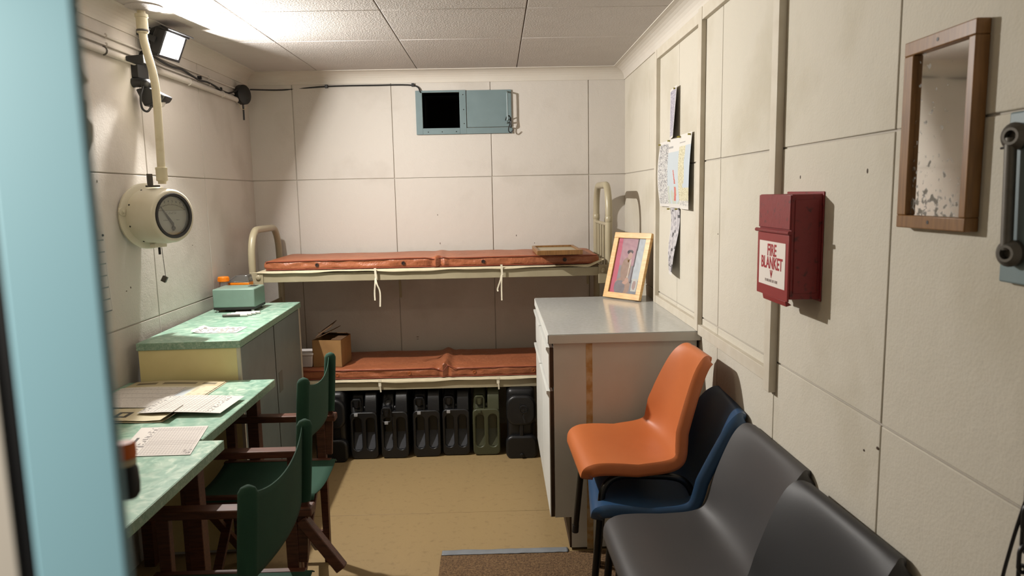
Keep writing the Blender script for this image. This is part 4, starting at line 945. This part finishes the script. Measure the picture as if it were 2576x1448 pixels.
def form2(u, v):
    """title runs up the left side of the sheet, ruled columns to its right"""
    base = (228, 221, 214)
    if u < .03 or u > .98 or v < .03 or v > .97: return base
    if u < .17: return (96, 90, 88) if (.075 < u < .115 and .36 < v < .62) else base
    if u < .27: return (152, 146, 142) if hsh(int(u*40), int(v*30), 7) > .5 and (v*12) % 1 > .25 else base
    if (v*34) % 1 < .34: return (178, 168, 164)
    if ((u-.27)*24) % 1 < .18: return (196, 188, 182)
    if u > .88 and v < .18 and hsh(int(u*60), int(v*60)) > .5: return (130, 124, 120)
    return base
paper('lined form lying across the joint of the two desks', (-1.118, 1.992, ZD+.0015), (1.0, .01, 0), (-.20, 1, 0), .215, .268, 96, 120, form2)
# ================================================================== green canvas armchairs
def director(label, x, y, w, rot=0, brace=False):
    t = thing('director_chair', label, 'chair', (x, y, 0), rot, 'green canvas armchairs at the desks', local=True)
    h = w/2
    for s in (-1, 1):
        MB().box(-.235, .238, s*h-.024, s*h+.024, .602, .628).build('arm', 'wood', t, bevel=.004)
        for xx, tp_ in ((.175, 1), (-.185, 1)):
            MB().prism([(xx-.018, .602), (xx+.018, .602), (xx+.012, 0), (xx-.012, 0)], s*h-.013, s*h+.013, 'y').build('leg', 'wood', t, bevel=.002)
        MB().box(-.21, .215, s*(h-.028)-.011, s*(h-.028)+.011, .415, .450).build('seat_rail', 'wood', t, bevel=.002)
        MB().box(-.185, .175, s*h-.009, s*h+.009, .10, .135).build('stretcher', 'wood', t, bevel=.002)
        MB().bar((.200, s*h, .46), (.226, s*h, .862), .030, .018, (0, 1, 0)).build('back_post', 'wood', t, bevel=.002)
    for xx in (.15, -.16):
        for s in (-1, 1):
            MB().bar((xx+s*.009, -s*(h-.01), .06), (xx+s*.009, s*(h-.03), .43), .016, .034, (1, 0, 0)).build('cross_leg', 'wood', t, bevel=.002)
    # seat canvas wrapped over the rails, back canvas sleeved over the posts
    def seat(u, v):
        yy = (u*2-1); sag = .028*(1-yy*yy)
        return (-.205+.44*v, yy*(h-.012), .455-sag+(-.02 if abs(yy) > .97 else 0))
    MB().grid(20, 14, seat).build('seat_canvas', 'canvas', t, smooth=True, solid=.003)
    bk = MB()
    def backc(u, v):
        yy = u*2-1; z0 = .645; top = .872-.042*max(0, 1-yy*yy)**1.0-.012*max(0, 1-(yy*1.08)**8)
        z = z0+(top-z0)*v
        xp = .213+(z-.645)*.072
        return (xp+.026*(1-yy*yy)*(1-.3*v)-.006, yy*(h+.004), z)
    bk.grid(26, 12, backc); cv_ = bk.build('back_canvas', 'canvas', t, smooth=True, solid=.003)
    for s in (-1, 1):
        pts = [(.211+(z-.645)*.072, s*h, z) for z in (.642, .72, .80, .862, .874, .880)]
        b = MB(); b.tube([(0, 0, p[2]) for p in pts], [.0195, .020, .020, .0195, .014, .004], 14)
        b.v = [Vector((p.x*1.15+.211+(p.z-.645)*.072, p.y*.80+s*h, p.z)) for p in b.v]
        b.build('sleeve', 'canvas', cv_, smooth=True)
    if brace:
        MB().bar((.205, h-.004, .590), (.315, h-.020, .445), .030, .032, (0, 1, 0)).build('brace', 'wood', t, bevel=.003)
    return t
director('green canvas armchair nearer the grey cabinet, farther from the door', -.905, 2.590, .395)
director('green canvas armchair nearer the blue door edge', -.778, 1.702, .455, brace=True)
# ================================================================== moulded chairs along the right wall
PROF = [(-.236, .398), (-.232, .424), (-.216, .442), (-.185, .449), (-.13, .446), (-.07, .438), (-.01, .430), (.045, .426), (.085, .430), (.114, .446), (.132, .474), (.143, .512), (.152, .56), (.162, .62), (.173, .68), (.184, .735), (.193, .772), (.201, .792), (.212, .801), (.226, .797)]
HALF = [.178, .190, .199, .205, .209, .213, .216, .218, .219, .219, .218, .217, .215, .211, .205, .197, .187, .174, .158, .150]
TAPER = HALF[:9]+[.217, .212, .204, .194, .181, .166, .150, .136, .122, .104, .096]
ROUND = HALF
SQUARE = HALF[:10]+[.218, .217, .216, .215, .214, .212, .209, .204, .192, .186]
def shell_mesh(k, lean, half, wrap):
    prof = [(a+lean*max(0, b-.45), .45+(b-.45)*k if b > .45 else b) for a, b in PROF]
    pr_ = smooth_path([(a, 0, b) for a, b in prof], 3); n = len(pr_)
    hw = []
    for i in range(n):
        t = i/3; q = min(int(t), len(half)-2); hw.append(half[q]+(half[q+1]-half[q])*(t-q))
    T = [-1.075, -1.07, -1.055, -1.025]+[-1+2*q/18 for q in range(19)]+[1.025, 1.055, 1.07, 1.075]
    drop = {1.025: .004, 1.055: .014, 1.07: .026, 1.075: .036}
    vs = []
    for i, p in enumerate(pr_):
        a = pr_[min(i+1, n-1)]-pr_[max(i-1, 0)]; a.normalize(); nr = Vector((-a.z, 0, a.x))    # up / forward side of the shell
        f = i/(n-1)
        dish = .018*math.sin(math.pi*min(1, max(0, (f-.12)/.75)))
        fwd = wrap*max(0, 1-abs(f-.62)/.34)**.8
        for t in T:
            tt = max(-1, min(1, t)); lip = drop.get(abs(t), 0)
            y = hw[i]*(t if abs(t) <= 1 else math.copysign(1+(abs(t)-1)*.55, t))
            vs.append(p+nr*(dish*tt**2+fwd*abs(tt)**3-lip)+Vector((0, y, 0)))
    N = len(T); fs = [(i*N+q, i*N+q+1, (i+1)*N+q+1, (i+1)*N+q) for i in range(n-1) for q in range(N-1)]
    return vs, fs
def chair(label, m, x, y, z, rot, k=.95, lean=0, half=HALF, wrap=.04):
    t = thing('stacking_chair', label, 'chair', (x, y, z), rot, 'moulded stacking chairs', local=True)
    b = MB().add(*shell_mesh(k, lean, half, wrap)); b.build('shell', m, t, smooth=True, solid=.005, recalc=False)
    for s in (-1, 1):
        pts = [(-.205, s*.228, .0), (-.190, s*.218, .16), (-.176, s*.208, .31), (-.165, s*.200, .362), (-.135, s*.190, .392), (-.09, s*.186, .402), (.0, s*.186, .398), (.07, s*.188, .392), (.115, s*.194, .375), (.142, s*.202, .33), (.175, s*.215, .20), (.215, s*.232, 0)]
        MB().tube(smooth_path(pts, 4), .0125, 12).build('leg_frame', 'blackmetal', t, smooth=True)
        for px in (-.205, .215): MB().cyl((px, s*.228 if px < 0 else s*.232, -.0005), (px*.99, s*.226 if px < 0 else s*.230, .03), .0140, 10).build('foot_cap', 'black', t, smooth=True)
    for xx in (-.10, .05): MB().cyl((xx, -.187, .400), (xx, .187, .400), .010, 10).build('cross_tube', 'blackmetal', t, smooth=True)
    return t
MAT = .007
chair('blue moulded chair stacked beneath the orange one', 'blue', .550, 2.420, MAT, -.10, .86, .12, ROUND, .045)
chair('orange moulded chair stacked on top of the blue one', 'orange', .500, 2.500, MAT+.122, .03, .95, .02, TAPER, .05)
chair('dark grey moulded chair between the stack and the nearest chair', 'grey', .560, 1.955, MAT, .03, .84, .05, SQUARE, .02)
chair('charcoal moulded chair nearest the camera by the right wall', 'charcoal', .545, 1.492, MAT, .07, .84, .05, SQUARE, .02)
# ================================================================== doormat
dmx = thing('doormat', 'brown coir doormat with grey tape along its far edge', 'mat', (.25, 2.2, 0))
def matfn(u, v): return (-.266+.004*math.sin(9*v)+1.05*u, 1.0+1.795*v, .0065)
MB().grid(8, 12, matfn).build('mat', 'coir', dmx, solid=.006)
def tapefn(u, v):
    x = -.262+.528*u; wv = .006*noise.noise(Vector((x*9, v*2, 1)))
    return (x, 2.787+(.052+.5*wv)*v+wv*.8, .0085+.004*abs(noise.noise(Vector((x*20, v*5, 4))))*(1 if .1 < v < .9 else .5)-(.006*max(0, v-.6)/.4))
MB().grid(60, 6, tapefn).build('tape_edge', 'tape', dmx, smooth=True, solid=.0008)
